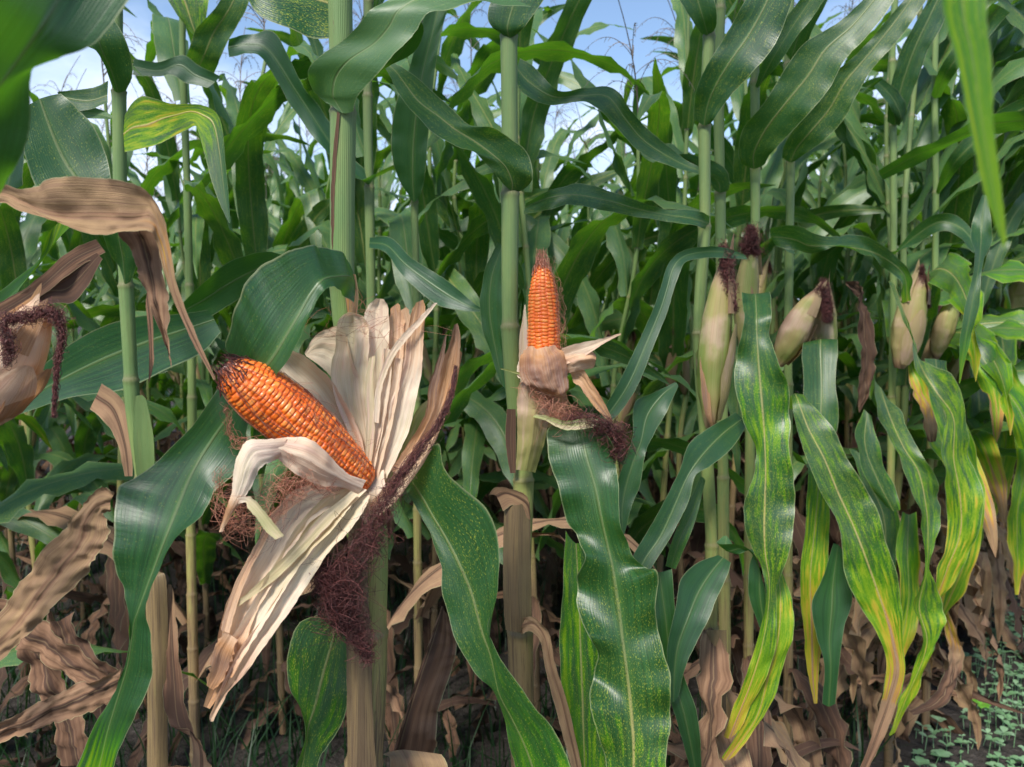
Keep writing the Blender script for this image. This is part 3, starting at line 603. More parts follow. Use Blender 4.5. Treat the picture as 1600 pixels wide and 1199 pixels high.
lf(p2, [(690, 948, 692, 950, 700, 962, .86), (672, 1000, 677, 1000, 713, 1008, .86), (651, 1060, 657, 1060, 708, 1040, .855), (634, 1115, 640, 1112, 684, 1115, .85), (612, 1185, 620, 1182, 682, 1168, .85), (600, 1230, 606, 1230, 660, 1215, .85)], label='withered mauve-brown leaf with stiff olive midrib', seed=23, wilt=.95, crump=.002, m=14, fleck=0, ruffle=.004, rfreq=18, jag=.002)
lf(p2, [(598, 1178, 630, 1172, 690, 1180, .80), (610, 1190, 640, 1195, 700, 1200, .79), (600, 1240, 650, 1240, 700, 1240, .79)], wilt=.72, fleck=0, seed=24)
lf(p2, [(797, 975, 805, 982, 815, 993, .925), (818, 966, 823, 975, 822, 988, .915), (838, 968, 838, 978, 832, 990, .91), (858, 990, 852, 1000, 845, 1005, .905), (868, 1040, 862, 1045, 853, 1050, .90), (884, 1090, 878, 1095, 866, 1100, .895), (902, 1165, 896, 1170, 886, 1175, .89), (915, 1230, 908, 1230, 903, 1235, .89)], label='curled tan dry leaf springing from the lower node', seed=25, wilt=.8, crump=.0012, fleck=0, ruffle=.003, rfreq=20)
upper_leaves(p2, P2, 1.85, 22, R(20), 3)

# ---- the two peeled cobs
def cob(base, tip, prof, rows, nk, seed, rmax, bend=.004, mess=1.0, m_th=8, m_t=8, dark_tip=.08):
    rg = np.random.RandomState(seed); base = np.array(base); tip = np.array(tip)
    nt_, nth = nk * m_t, rows * m_th
    t = np.linspace(0, 1, nt_ + 1); L = np.linalg.norm(tip - base); ax = (tip - base) / L
    A = unit(np.cross(ax, [0, -1, 0.01])); B = np.cross(ax, A)
    C = base + (tip - base) * t[:, None] + A * (bend * np.sin(t * 3.14))[:, None]
    r0 = rmax * np.interp(t, *prof)
    th = np.linspace(0, 2 * math.pi, nth + 1)
    rowi = np.arange(nth + 1) / m_th
    wob = .22 * mess * np.sin(t * 7 + seed)[:, None] + .12 * mess * np.sin(t[:, None] * 17 + rowi[None] * 1.3)
    ph = rg.rand(rows + 1) * .7; ph[-1] = ph[0]
    R_ = (rowi[None] + wob) % rows
    ri = R_.astype(int) % rows; fr = R_ - np.floor(R_)
    # kernel index along t, each row with its own phase and irregular sizes
    kt = (t * nk)[:, None] + ph[ri] + .25 * mess * np.sin(t[:, None] * 23 + ri * 2.1)
    ki = np.floor(kt).astype(int); fk = kt - ki
    hsh = np.abs(np.sin(ri * 12.9898 + ki * 78.233 + seed) * 43758.5453) % 1.0
    h2 = np.abs(np.sin(ri * 39.346 + ki * 11.135 + seed) * 24634.6345) % 1.0
    a = np.abs(2 * fr - 1); b = np.abs(2 * fk - 1)
    bumpv = np.clip(1 - a ** 2.6, 0, 1) ** .55 * np.clip(1 - b ** 2.6, 0, 1) ** .5
    dim = 1 - .18 * np.exp(-((fr - .5) ** 2 + (fk - .5) ** 2) / .03)
    hk = .0021 * (.75 + .5 * hsh) * rmax / .024
    edgef = np.interp(t, [0, .03, .9, 1], [.3, 1, 1, .35])[:, None]
    r = r0[:, None] - .0017 + hk * bumpv * dim * edgef * 1.15
    V = C[:, None] + A * (r * np.cos(th))[..., None] + B * (r * np.sin(th))[..., None]
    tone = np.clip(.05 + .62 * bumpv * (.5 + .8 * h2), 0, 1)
    glint = np.clip(bumpv - .8, 0, 1) * 3 * h2  # painted highlight on kernel crowns, strength differs per kernel
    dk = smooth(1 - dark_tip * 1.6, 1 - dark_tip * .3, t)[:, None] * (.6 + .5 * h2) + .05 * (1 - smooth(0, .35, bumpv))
    n = nt_ + 1
    return dict(V=V.reshape(-1, 3), F=grid_faces(nt_, nth), uv=np.stack(np.meshgrid(np.linspace(0, 1, nth + 1), t), -1).reshape(-1, 2), tone=tone.ravel(), fleck=np.clip(glint, 0, 1).ravel(), wilt=np.clip(dk, 0, 1).ravel()), (C, r0, A, B, t)
def surf(ci, tt, th, lift=.0008):
    C, r0, A, B, t = ci; k = np.clip(tt, 0, 1) * (len(t) - 1); i = np.clip(k.astype(int), 0, len(t) - 1)
    rr = r0[i] + lift
    return C[i] + A * (rr * np.cos(th))[:, None] + B * (rr * np.sin(th))[:, None]
b1, t1 = at(572, 756, .700), at(349, 572, .640)
cobd, ci1 = cob(b1, t1, ([0, .06, .2, .4, .6, .75, .86, .94, 1], [.52, .68, .82, .97, 1.03, 1.0, .86, .64, .28]), 16, 37, 4, .0250, bend=.003, mess=1.5, dark_tip=.035)
cob1 = obj('ear', cobd, KERN, p1, 'large orange cob with glossy irregular kernels and dark tip')
rg = np.random.RandomState(77)
lines, rs = [], []
for i in range(95):            # silk lying between the kernel rows
    t0 = rg.rand() * .5; t1_ = min(1.02, t0 + .2 + rg.rand() * .6); tt = np.linspace(t0, t1_, 24); th = (math.pi * 1.5 if False else 0) + rg.rand() * 6.28 + .35 * np.sin(tt * 5 + rg.rand() * 6) + .25 * (tt - .5)
    lines.append(surf(ci1, tt, th, .0004 + .0012 * rg.rand())); rs.append(.00022 + .0004 * rg.rand() ** 3)
obj('silk', threads(lines, rs), SILK_R, cob1, 'reddish strands lying along the kernels')
lines = []
for i in range(45):            # dark dried silk and glumes at the tip
    tt = np.linspace(.90 + .06 * rg.rand(), 1.0, 8); th = rg.rand() * 6.28 + tt * 2
    q = surf(ci1, tt, th, .0015); q = q + unit(np.array(t1) - np.array(b1)) * (np.linspace(0, 1, 8)[:, None] ** 2) * .008 * rg.rand() + rg.randn(8, 3) * .0012; lines.append(q)
obj('tip_silk', threads(lines, .0006), SILK_D, cob1)
H = dict(name='husk_leaf', mat=HUSK)
def hk(par, st, w, seed, **kw):
    if par is cob1: st = [q[:4] + (min(q[4], .70 + (q[4] - .70) * .5),) for q in st]
    kw.setdefault('ruffle', .0018); kw.setdefault('rfreq', 22); kw.setdefault('fold', .5); kw.setdefault('m', 10); kw.setdefault('keel', .3); kw.setdefault('pleat', .0005); kw.setdefault('crump', .0004); kw.setdefault('jag', .0008); kw['m'] = max(12, kw['m'] + 6); mat = kw.pop('mat', HUSK)
    return obj('husk_leaf', blade(st, wilt=w, fleck=0, seed=seed, **{k: v for k, v in kw.items() if k != 'label'}), mat, par, kw.get('label'))
# back layer, upper fan
hk(cob1, [(476, 553, 479, 558, .735), (490, 528, 494, 568, .735), (512, 515, 512, 585, .733), (537, 522, 535, 620, .728), (572, 640, 558, 690, .72), (585, 745, 572, 765, .71)], [.5, .42, .4, .35], 31, label='short arched husk behind the cob')
hk(cob1, [(611, 482, 622, 474, .745), (607, 510, 632, 504, .742), (604, 560, 630, 558, .738), (596, 640, 618, 645, .73), (582, 720, 602, 725, .722), (574, 762, 590, 765, .712)], [.7, .5, .42, .4], 32, jag=.002)
hk(cob1, [(622, 488, 636, 480, .742), (620, 530, 646, 520, .74), (614, 600, 640, 600, .735), (600, 680, 622, 685, .728), (582, 765, 600, 768, .715)], [.66, .5, .45, .42], 33, jag=.002)
hk(cob1, [(672, 622, 680, 626, .742), (652, 640, 672, 652, .738), (636, 672, 658, 684, .732), (612, 712, 640, 722, .725), (588, 755, 610, 768, .715)], [.3, .04, .02, .1], 34, label='fresh pale green inner husk strip')
hk(cob1, [(588, 467, 600, 468, .728), (573, 482, 606, 480, .727), (567, 505, 608, 510, .725), (571, 550, 607, 558, .722), (576, 620, 603, 622, .718), (574, 700, 596, 702, .712), (570, 757, 586, 760, .705)], [.5, .38, .38, .4], 35, ruffle=.003, keel=.6)
hk(cob1, [(650, 474, 661, 469, .712), (643, 488, 665, 486, .711), (637, 520, 662, 520, .71), (631, 570, 660, 568, .708), (612, 625, 652, 618, .706), (604, 668, 640, 670, .704), (592, 710, 622, 712, .702), (582, 745, 604, 748, .70), (570, 775, 588, 780, .695)], [.72, .62, .45, .40, .45, .42], 36, ruffle=.0025, label='widest husk blade, brown at its tip and pinkish white below', m=14, keel=.5)
hk(cob1, [(544, 489, 554, 489, .718), (531, 498, 568, 495, .717), (525, 522, 576, 517, .716), (523, 548, 577, 545, .714), (517, 585, 573, 585, .712), (526, 630, 576, 635, .71), (548, 690, 580, 692, .706), (563, 752, 580, 754, .70)], [.36, .36, .38, .4, .38], 37, ruffle=.002, m=14, keel=.7, label='tall creamy husk blade with rounded top')
hk(cob1, [(678, 474, 684, 474, .700), (655, 497, 662, 502, .70), (625, 528, 632, 536, .70), (603, 560, 612, 566, .70), (588, 605, 597, 608, .70), (583, 660, 592, 662, .698)], [.5, .4, .45], 38, m=5, label='thin curled strip of husk')
hk(cob1, [(577, 560, 586, 556, .702), (571, 600, 583, 602, .70), (572, 660, 586, 662, .699), (570, 730, 580, 732, .697)], .34, 39, m=6)
hk(cob1, [(600, 545, 613, 548, .704), (596, 600, 610, 604, .703), (584, 660, 600, 665, .70), (572, 735, 584, 740, .697)], .44, 40, m=6, keel=.9)
hk(cob1, [(618, 560, 630, 562, .705), (610, 610, 622, 616, .703), (596, 670, 610, 676, .70), (576, 745, 590, 750, .697)], .52, 60, m=6, keel=.9)
hk(cob1, [(400, 519, 404, 523, .685), (409, 534, 424, 533, .69), (424, 560, 452, 545, .70), (440, 590, 484, 563, .705), (468, 618, 515, 592, .708), (500, 650, 545, 640, .708), (530, 690, 566, 690, .705), (555, 742, 576, 748, .70)], [.7, .45, .48, .5, .46, .42], 41, label='peach husk rising to a curled tip at left of the cob', ruffle=.0012, m=14, keel=.8)
# right-hand brown husks
hk(cob1, [(710, 508, 715, 506, .688), (702, 540, 719, 528, .687), (692, 565, 718, 565, .686), (684, 605, 710, 610, .685), (676, 645, 696, 650, .684), (650, 695, 676, 700, .683), (622, 738, 648, 745, .682), (596, 768, 618, 785, .683), (575, 790, 590, 808, .685)], [.9, .78, .66, .62, .55, .5], 42, label='stiff brown husk pointing up at the right', ruffle=.002, m=12, keel=.9)
hk(cob1, [(695, 526, 698, 524, .695), (683, 565, 694, 562, .694), (670, 605, 686, 612, .692), (664, 648, 680, 655, .69), (640, 690, 655, 700, .688), (610, 735, 625, 745, .687)], [.95, .85, .75, .6], 43, m=8, keel=.6)
hk(cob1, [(716, 545, 722, 552, .692), (706, 590, 714, 598, .69), (690, 640, 700, 650, .688)], .68, 44, m=5)
# shank below the cob
hk(cob1, [(562, 750, 600, 735, .700), (560, 775, 600, 765, .688), (562, 800, 592, 795, .69), (570, 818, 584, 815, .695)], [.42, .5, .55], 45, m=8, label='husk base clasping the shank')
# lower cup and folded flap
hk(cob1, [(572, 752, 560, 775, .678), (540, 738, 534, 762, .664), (510, 706, 502, 760, .652), (482, 686, 474, 748, .645), (452, 684, 446, 728, .640), (436, 687, 430, 712, .636)], [.45, .5, .56, .52, .48], 46, ruffle=.0018, m=12, label='hollow tan husk cupped under the cob', keel=-.6)
hk(cob1, [(448, 685, 437, 718, .637), (415, 687, 425, 722, .630), (385, 690, 412, 728, .626), (370, 715, 402, 740, .622), (364, 745, 392, 762, .620), (361, 772, 379, 782, .619), (352, 800, 364, 802, .618), (342, 832, 347, 832, .617)], [.5, .4, .38, .42, .8, .6], 47, label='white husk flap folded down at the left with dark tip', ruffle=.0015, m=12, keel=-.4)
hk(cob1, [(366, 778, 372, 788, .618), (384, 776, 384, 786, .612), (396, 780, 388, 796, .607), (412, 798, 402, 812, .604), (428, 818, 416, 832, .602), (444, 838, 430, 844, .600)], [.5, .3, .24, .3], 48, m=6, label='narrow greenish strip of husk', ruffle=.001)
# large lower bundle
hk(cob1, [(560, 757, 572, 772, .682), (500, 755, 530, 790, .672), (452, 772, 490, 812, .663), (426, 812, 462, 850, .656), (395, 868, 432, 905, .650), (362, 925, 402, 955, .645), (346, 970, 386, 1000, .640), (340, 1002, 368, 1040, .638), (330, 1060, 348, 1080, .637), (318, 1105, 328, 1108, .636)], [.42, .4, .48, .5, .55, .6, .8, .7], 49, ruffle=.0022, m=12, keel=.5)
hk(cob1, [(566, 765, 578, 775, .678), (545, 778, 572, 792, .670), (505, 825, 548, 828, .661), (478, 872, 515, 862, .655), (445, 915, 480, 915, .648), (412, 965, 450, 960, .643), (378, 1010, 415, 1008, .638), (352, 1060, 386, 1050, .635), (330, 1112, 352, 1088, .634), (328, 1128, 333, 1128, .634)], [.36, .36, .38, .42, .5, .62, .6], 50, ruffle=.0025, m=12, label='long pale husk hanging down to the lower left', keel=.6)
hk(cob1, [(556, 760, 573, 766, .675), (512, 775, 550, 790, .667), (470, 815, 520, 828, .658), (440, 862, 478, 872, .652), (410, 915, 445, 922, .645), (382, 965, 415, 972, .640), (362, 1000, 388, 1015, .637), (345, 1050, 362, 1060, .635)], [.36, .34, .36, .38, .45, .7], 51, ruffle=.002, m=12, keel=.8)
hk(cob1, [(548, 768, 560, 773, .668), (500, 808, 515, 820, .659), (462, 850, 472, 866, .652), (425, 890, 432, 905, .647), (386, 928, 390, 936, .643), (356, 952, 360, 956, .641)], [.36, .3, .32], 52, m=6, label='sharp white blade of husk', ruffle=.0008)
hk(cob1, [(470, 765, 482, 775, .662), (428, 800, 436, 812, .654), (400, 850, 410, 856, .648), (370, 905, 382, 912, .643), (352, 955, 366, 960, .639), (345, 985, 358, 990, .637)], [.6, .66, .62], 53, m=6, ruffle=.0012)
hk(cob1, [(352, 988, 372, 1000, .634), (334, 1012, 362, 1030, .633), (328, 1045, 350, 1060, .632), (322, 1072, 334, 1080, .632)], [.6, .9, .75], 54, m=8, ruffle=.003, jag=.003)
# silk: reddish tangles round the flap, strands, dark rope down the stalk
obj('silk', threads(silk_rope([(352, 640, .648, 6), (365, 690, .645, 10), (420, 700, .640, 14), (470, 715, .640, 16), (520, 745, .655, 10)], 45, 5, .2, .6, .9, r=.0002), .0002), SILK_R, cob1)
obj('silk', threads(silk_rope([(345, 745, .632, 12), (350, 790, .630, 18), (375, 820, .630, 26), (420, 800, .632, 26), (440, 760, .636, 22), (470, 760, .642, 16), (520, 765, .655, 8)], 80, 6, .15, .5, 1.4), .0002), SILK_R, cob1, 'tangle of coppery silk below the folded flap')
obj('silk', threads(silk_rope([(430, 600, .655, 14), (480, 640, .650, 20), (530, 690, .665, 18), (560, 730, .68, 12)], 34, 8, .2, .5, 1.2), .0002), SILK_R, cob1)
obj('silk', threads(silk_rope([(712, 575, .685, 2), (704, 620, .680, 3), (682, 668, .676, 5), (640, 725, .672, 8), (606, 780, .667, 12), (582, 840, .665, 20), (548, 890, .665, 27), (540, 950, .668, 24), (562, 1000, .672, 16), (575, 1030, .674, 9)], 480, 9, .06, .22, 1.3, pts=22, freq=2.2), .00027), SILK_D, cob1, 'long rope of matted dark maroon silk')
obj('silk', threads(silk_rope([(505, 890, .668, 20), (522, 935, .668, 22), (545, 985, .670, 20)], 90, 10, .2, .6, 1.6, pts=22, freq=2.0), .00024), SILK_D, cob1)
obj('silk', threads(silk_rope([(545, 500, .705, 40), (600, 530, .70, 50), (650, 560, .70, 60)], 10, 12, .2, .5, .8), .00018), SILK_R, cob1)

b2, t2 = at(848, 600, .925), at(847, 404, .925)
cobd, ci2 = cob(b2, t2, ([0, .3, .5, .7, .82, .9, .95, 1], [1, 1, .98, .90, .72, .50, .34, .18]), 14, 36, 9, .0202, bend=.0018, mess=.6, dark_tip=.07)
cob2 = obj('ear', cobd, KERN, p2, 'small upright orange cob with even rows of kernels')
lines = []; up2 = unit(np.array(t2) - np.array(b2))
for i in range(60):
    tt = np.linspace(.86 + .1 * rg.rand(), 1.0, 8); q = surf(ci2, tt, rg.rand() * 6.28 + tt, .001) + up2 * (np.linspace(0, 1, 8)[:, None] ** 2) * .012 * rg.rand() + rg.randn(8, 3) * .0009; lines.append(q)
obj('tip_silk', threads(lines, .0004), SILK_R, cob2)
obj('silk', threads(silk_rope([(850, 410, .92, 7), (866, 450, .915, 8), (873, 500, .912, 9), (868, 560, .905, 12)], 70, 14, .2, .7, .8), .0002), SILK_R, cob2)
hk(cob2, [(819, 478, 821, 476, .94), (816, 500, 823, 498, .935), (811, 530, 826, 528, .93), (812, 580, 830, 585, .925), (818, 640, 840, 650, .925)], [.38, .38, .5], 61, m=6, ruffle=.001)
hk(cob2, [(818, 548, 868, 540, .898), (812, 565, 880, 552, .892), (812, 585, 886, 572, .887), (820, 600, 888, 592, .883), (836, 612, 888, 606, .880), (858, 622, 884, 616, .878)], [.66, .74, .84, .9, .8], 62, m=16, keel=-.7, ruffle=.003, crump=.0016, label='crumpled mauve-brown husk folded over the base of the cob')
hk(cob2, [(812, 560, 818, 562, .91), (808, 575, 830, 580, .90), (810, 592, 836, 600, .895), (830, 600, 846, 606, .89)], [.42, .4], 63, m=6)
hk(cob2, [(878, 545, 880, 570, .90), (900, 538, 898, 566, .892), (925, 533, 922, 552, .886), (950, 527, 946, 536, .882), (970, 521, 970, 524, .88)], [.55, .5, .52, .6], 64, m=8, label='pale husk strip pointing right')
hk(cob2, [(880, 555, 882, 585, .905), (905, 546, 905, 580, .898), (922, 546, 925, 576, .895), (932, 556, 930, 570, .893)], [.62, .6, .72], 65, m=8, crump=.001, keel=-.7)
hk(cob2, [(888, 575, 896, 600, .905), (908, 576, 908, 606, .90), (925, 598, 918, 622, .895), (942, 626, 932, 640, .892), (958, 658, 952, 660, .89)], [.66, .7, .74, .82], 66, m=8, crump=.001, label='russet husk tongue hanging to the right')
hk(cob2, [(858, 585, 884, 580, .90), (856, 610, 884, 606, .90), (850, 640, 888, 640, .905), (842, 668, 880, 672, .91)], [.7, .74, .66], 67, m=10, crump=.0012)
hk(cob2, [(812, 598, 862, 600, .91), (808, 622, 862, 628, .908), (808, 650, 858, 656, .906), (808, 690, 850, 695, .91), (806, 735, 836, 738, .918)], [.6, .5, .38, .3], 68, m=12, keel=-.8, mat=FHUSK, label='tan sheath round the shank')
hk(cob2, [(832, 652, 838, 648, .885), (852, 658, 852, 650, .875), (880, 672, 884, 658, .868), (905, 672, 910, 655, .865), (930, 668, 935, 655, .865)], [.1, .14, .3], 69, m=6)
hk(cob2, [(782, 576, 783, 578, .90), (815, 583, 815, 587, .893), (850, 590, 848, 596, .888)], .05, 70, m=4)
obj('silk', threads(silk_rope([(838, 590, .885, 14), (850, 620, .88, 16), (868, 640, .88, 16), (900, 655, .875, 14)], 70, 15, .15, .5, 1.3), .0002), SILK_R, cob2)
obj('silk', threads(silk_rope([(892, 652, .872, 10), (925, 662, .868, 14), (955, 672, .868, 14), (966, 690, .868, 15), (965, 715, .868, 9)], 110, 16, .1, .4, 1.4, freq=2.0), .0003), SILK_D, cob2, 'dark maroon silk clump above the hanging leaf')

# ---- plant at left behind (its stalk stands left of the big cob)
p0, P0 = hero('slim corn plant left of the big peeled cob, before a horizontal teal leaf', [(182, 40), (186, 150), (188, 300), (197, 450), (203, 560), (208, 640), (222, 740), (240, 930), (246, 1199)], 1.16, 2.15, [142, 445, 592, 745, 930], .0135, .0075, wilt_z=([0, .65, .85, .98, 1.1, 2.3], [1, .8, .62, .25, .05, 0]), seed=7)
lf(p0, [(212, 620, 222, 618, 228, 624, 1.145), (208, 670, 222, 670, 238, 672, 1.143), (210, 710, 224, 710, 241, 712, 1.143), (214, 750, 226, 750, 240, 752, 1.146)], name='sheath', mat=STALK, wilt=.02, fleck=0, ruffle=.0005, m=8)
lf(p0, [(238, 892, 243, 893, 250, 894, 1.135), (230, 905, 241, 912, 260, 908, 1.13), (232, 1000, 244, 1000, 262, 1000, 1.13), (230, 1100, 244, 1100, 262, 1100, 1.13), (230, 1240, 244, 1240, 262, 1240, 1.135)], name='sheath', mat=STALK, wilt=.78, fleck=0, ruffle=.001, m=12, keel=-.7)
lf(p0, [(178, 142, 185, 146, 197, 142, 1.14), (166, 112, 174, 112, 207, 118, 1.12), (152, 82, 160, 82, 203, 84, 1.10), (132, 70, 150, 55, 190, 50, 1.09), (108, 40, 132, 15, 160, 5, 1.09), (80, -10, 100, -35, 130, -40, 1.1)], seed=32, fleck=.2, tilt=-.3)
lf(p0, [(194, 180, 193, 210, 194, 238, 1.15), (206, 162, 208, 200, 218, 234, 1.14), (222, 151, 232, 195, 246, 227, 1.13), (246, 156, 254, 186, 272, 214, 1.12), (270, 163, 276, 180, 296, 202, 1.11), (292, 163, 298, 175, 306, 198, 1.105), (320, 166, 316, 180, 312, 215, 1.10), (342, 184, 334, 195, 320, 245, 1.095), (351, 235, 344, 245, 330, 280, 1.09), (356, 290, 350, 300, 342, 315, 1.085), (360, 348, 359, 349, 358, 350, 1.08)],
   label='heavily flecked yellow-green leaf with a bleached grey hanging tip', seed=33, fleck=[1.3, 1.3, 1.2, .4, 0], wilt=[.22, .24, .26, .2, .05, .05, .05], ruffle=.001, rfreq=5)
lf(p0, [(192, 430, 195, 445, 204, 440, 1.14), (176, 405, 192, 405, 214, 405, 1.12), (165, 375, 186, 370, 214, 372, 1.10), (165, 345, 190, 340, 220, 350, 1.09), (190, 310, 205, 305, 225, 320, 1.09)], seed=34, fleck=.2, tilt=.3)
lf(p0, [(170, 127, 168, 150, 170, 162, 1.2), (140, 138, 140, 158, 138, 172, 1.2), (108, 142, 110, 155, 115, 172, 1.2), (90, 145, 92, 150, 96, 158, 1.2)], seed=35, fleck=.5)
lf(p0, [(262, 915, 268, 915, 272, 930, 1.14), (250, 985, 268, 990, 278, 1000, 1.13), (254, 1060, 272, 1065, 286, 1075, 1.125), (262, 1130, 280, 1135, 300, 1140, 1.12), (296, 1150, 312, 1165, 322, 1185, 1.11), (300, 1210, 315, 1220, 336, 1220, 1.11)], label='dark brown dry leaf with an orange edge beside the lower stalk', seed=36, wilt=[.75, .95, 1, .8], fleck=0, ruffle=.004, rfreq=12)
lf(p0, [(140, 640, 160, 600, .0 + 1.17), (165, 660, 190, 625, 1.165), (185, 700, 205, 690, 1.16), (195, 745, 207, 745, 1.16)], wilt=.85, seed=37, fleck=0, label='dry tan leaf hanging against the stalk')
lf(p0, [(30, 648, 20, 636, 15, 622, 1.30), (110, 622, 95, 594, 75, 565, 1.30), (190, 610, 165, 560, 140, 520, 1.29), (260, 578, 235, 533, 210, 496, 1.28), (315, 552, 290, 515, 275, 492, 1.27), (345, 520, 335, 500, 325, 485, 1.27)], label='broad horizontal teal leaf crossing behind the stalk', seed=38, fleck=.1, wilt=[.1, 0, 0, 0], ruffle=.001)
lf(p0, [(286, 500, 284, 488, 282, 478, 1.32), (320, 498, 318, 470, 320, 440, 1.32), (370, 470, 365, 440, 362, 408, 1.32), (420, 440, 418, 415, 412, 394, 1.32), (455, 412, 452, 408, 450, 402, 1.33)], seed=39, fleck=.1, tilt=.4)
upper_leaves(p0, P0, 1.85, 23, R(170), 2)

# ---- the dead leaf, closed ear and huge near blade at the far left: a plant just outside the picture
pl, PL = hero('corn plant at the left edge with pink-brown dead leaf and drying ear', [(-160, 0), (-140, 600), (-120, 1199)], .62, 2.0, [300, 655, 900], .014, seed=9)
lf(pl, [(-140, 300, -138, 305, -136, 312, .62), (-60, 290, -50, 305, -45, 318, .60), (0, 288, 5, 304, 5, 318, .59), (30, 296, 32, 316, 32, 330, .585), (58, 290, 66, 330, 66, 340, .58), (85, 277, 100, 338, 102, 352, .575), (140, 277, 158, 338, 142, 367, .573), (190, 283, 205, 340, 185, 364, .572), (222, 294, 232, 336, 212, 362, .572), (243, 315, 243, 345, 238, 363, .573), (256, 345, 250, 362, 243, 376, .574), (265, 385, 260, 396, 250, 402, .574), (280, 455, 274, 460, 268, 463, .573), (305, 520, 300, 524, 296, 526, .57), (337, 592, 336, 593, 334, 594, .565)],
   label='pink-brown dead leaf bent over to a long thin point', seed=41, wilt=[.9, .78, .74, .76, .78, .66, .86, .9], fleck=0, ruffle=.002, rfreq=16, m=18, fold=.6, keel=.4, crump=.0009, pleat=.0006)
lf(pl, [(186, 360, 212, 358, 246, 364, .60), (198, 385, 222, 382, 252, 390, .60), (214, 420, 232, 420, 258, 440, .60), (226, 455, 240, 460, 262, 480, .60), (240, 490, 250, 500, 264, 530, .60), (258, 540, 262, 548, 268, 575, .60)], label='grey-brown dry leaf tatter under the dead leaf', seed=42, wilt=.9, crump=.0015, m=14, fleck=0, ruffle=.003, rfreq=22, jag=.002)
lf(pl, [(232, 440, 226, 480, .602), (238, 500, 232, 530, .602), (242, 560, 234, 600, .602)], seed=43, wilt=.92, fleck=0, m=4)
eb, et = at(-35, 660, .60), at(72, 478, .60)
e0 = obj('ear', join(ear_closed(eb, et, .0245, 12, green=.5, brown=.6), ear_flags(eb, et, .0245, 13, 7)), HUSK, pl, 'closed ear in yellowing papery husk')
obj('silk', threads(silk_rope([(10, 500, .57, 8), (40, 495, .568, 9), (80, 488, .566, 9), (96, 520, .566, 6), (88, 580, .566, 4), (84, 650, .566, 3)], 260, 20, .1, .35, 1.3, freq=2), .00026), SILK_D, e0)
obj('silk', threads(silk_rope([(5, 510, .568, 8), (14, 540, .566, 9), (10, 570, .566, 6)], 80, 21, .2, .6, 1.4), .00026), SILK_D, e0)
for i, (st, w) in enumerate([([(165, 395, 150, 375, .68), (120, 420, 105, 395, .67), (70, 460, 55, 440, .66), (10, 500, 5, 470, .65), (-60, 540, -60, 500, .64)], .97), ([(160, 405, 150, 395, .675), (120, 470, 95, 430, .67), (70, 480, 60, 440, .66), (-10, 540, -20, 500, .65)], 1.0)]):
    lf(pl, st, seed=44 + i, wilt=w, fleck=0, ruffle=.003, rfreq=15)
lf(pl, [(130, 330, 90, 350, 78, 365, .72), (85, 380, 72, 400, 60, 405, .72), (40, 440, 30, 450, 20, 440, .72), (-20, 520, -30, 510, -40, 490, .72)], seed=47, wilt=[.3, .15, .1], fleck=.1, label='pale green leaf slanting down at the left edge')
lf(pl, [(260, -130, 300, -90, 340, -60, .40), (120, -110, 165, -60, 255, -55, .37), (20, -60, 110, -28, 208, -8, .35), (-30, 0, 68, 38, 150, 68, .34), (-70, 60, 25, 100, 92, 94, .34), (-100, 110, -5, 142, 50, 112, .34), (-130, 170, -40, 190, 46, 190, .345), (-140, 240, -50, 250, 30, 245, .35), (-150, 320, -40, 320, 5, 290, .36), (-150, 400, -80, 400, -40, 380, .38)],
   label='huge near leaf blade across the top left corner', seed=48, fleck=.05, ruffle=.0015, rfreq=5, fold=.7, m=14, keel=.3, tilt=-.65)
lf(pl, [(95, 145, 62, 155, 30, 175, .80), (120, 170, 80, 205, 36, 232, .80), (150, 205, 100, 250, 55, 290, .80), (170, 260, 125, 290, 80, 320, .80), (174, 310, 140, 330, 100, 350, .80)], label='dark leaf seen from below above the dead leaf', seed=49, fleck=.25, tilt=.4)
lf(pl, [(-10, 230, 5, 260, 40, 225, .7), (-10, 270, 15, 280, 38, 262, .7), (-15, 300, 5, 305, 35, 290, .7)], seed=46, fleck=.1)
DRY = [([(182, 768, 172, 785, 176, 800, .745), (150, 766, 150, 792, 160, 806, .742), (112, 812, 130, 826, 172, 830, .74), (100, 828, 122, 850, 156, 858, .735), (62, 868, 92, 890, 142, 885, .73), (28, 915, 60, 935, 88, 945, .725), (-12, 970, 18, 990, 32, 1003, .72), (-50, 1010, -30, 1030, -20, 1050, .72)], .78, 'twisted tan dry leaf slanting down from right to left'),
       ([(-20, 925, -12, 950, -12, 972, .85), (30, 950, 32, 985, 26, 1005, .84), (80, 985, 80, 1015, 62, 1030, .835), (125, 1015, 120, 1045, 105, 1058, .83), (170, 1052, 165, 1068, 150, 1078, .83)], .93, 'crumpled mauve-brown dry leaf'),
       ([(188, 1046, 188, 1062, 186, 1092, .715), (140, 1064, 140, 1085, 146, 1112, .71), (95, 1082, 92, 1105, 92, 1128, .71), (48, 1106, 42, 1130, 44, 1145, .71), (0, 1128, 0, 1145, 0, 1162, .71), (-50, 1148, -50, 1165, -50, 1185, .71)], .9, 'rough grey-brown dry leaf near the bottom left corner'),
       ([(60, 985, 50, 1000, 30, 1010, .9), (95, 1060, 80, 1070, 50, 1075, .9), (130, 1120, 105, 1130, 80, 1120, .9), (140, 1200, 120, 1200, 90, 1200, .9)], .95, None),
       ([(110, 960, 92, 970, 70, 960, .98), (135, 1010, 110, 1020, 85, 1000, .98), (185, 1050, 150, 1070, 120, 1060, .98), (195, 1100, 160, 1130, 130, 1100, .98)], .98, None)]
for i, (st, w, lb) in enumerate(DRY):
    lf(pl, st, lb, seed=50 + i, wilt=w, fleck=0, ruffle=.004, rfreq=20, jag=.002, m=18, crump=.0018, seg=10)

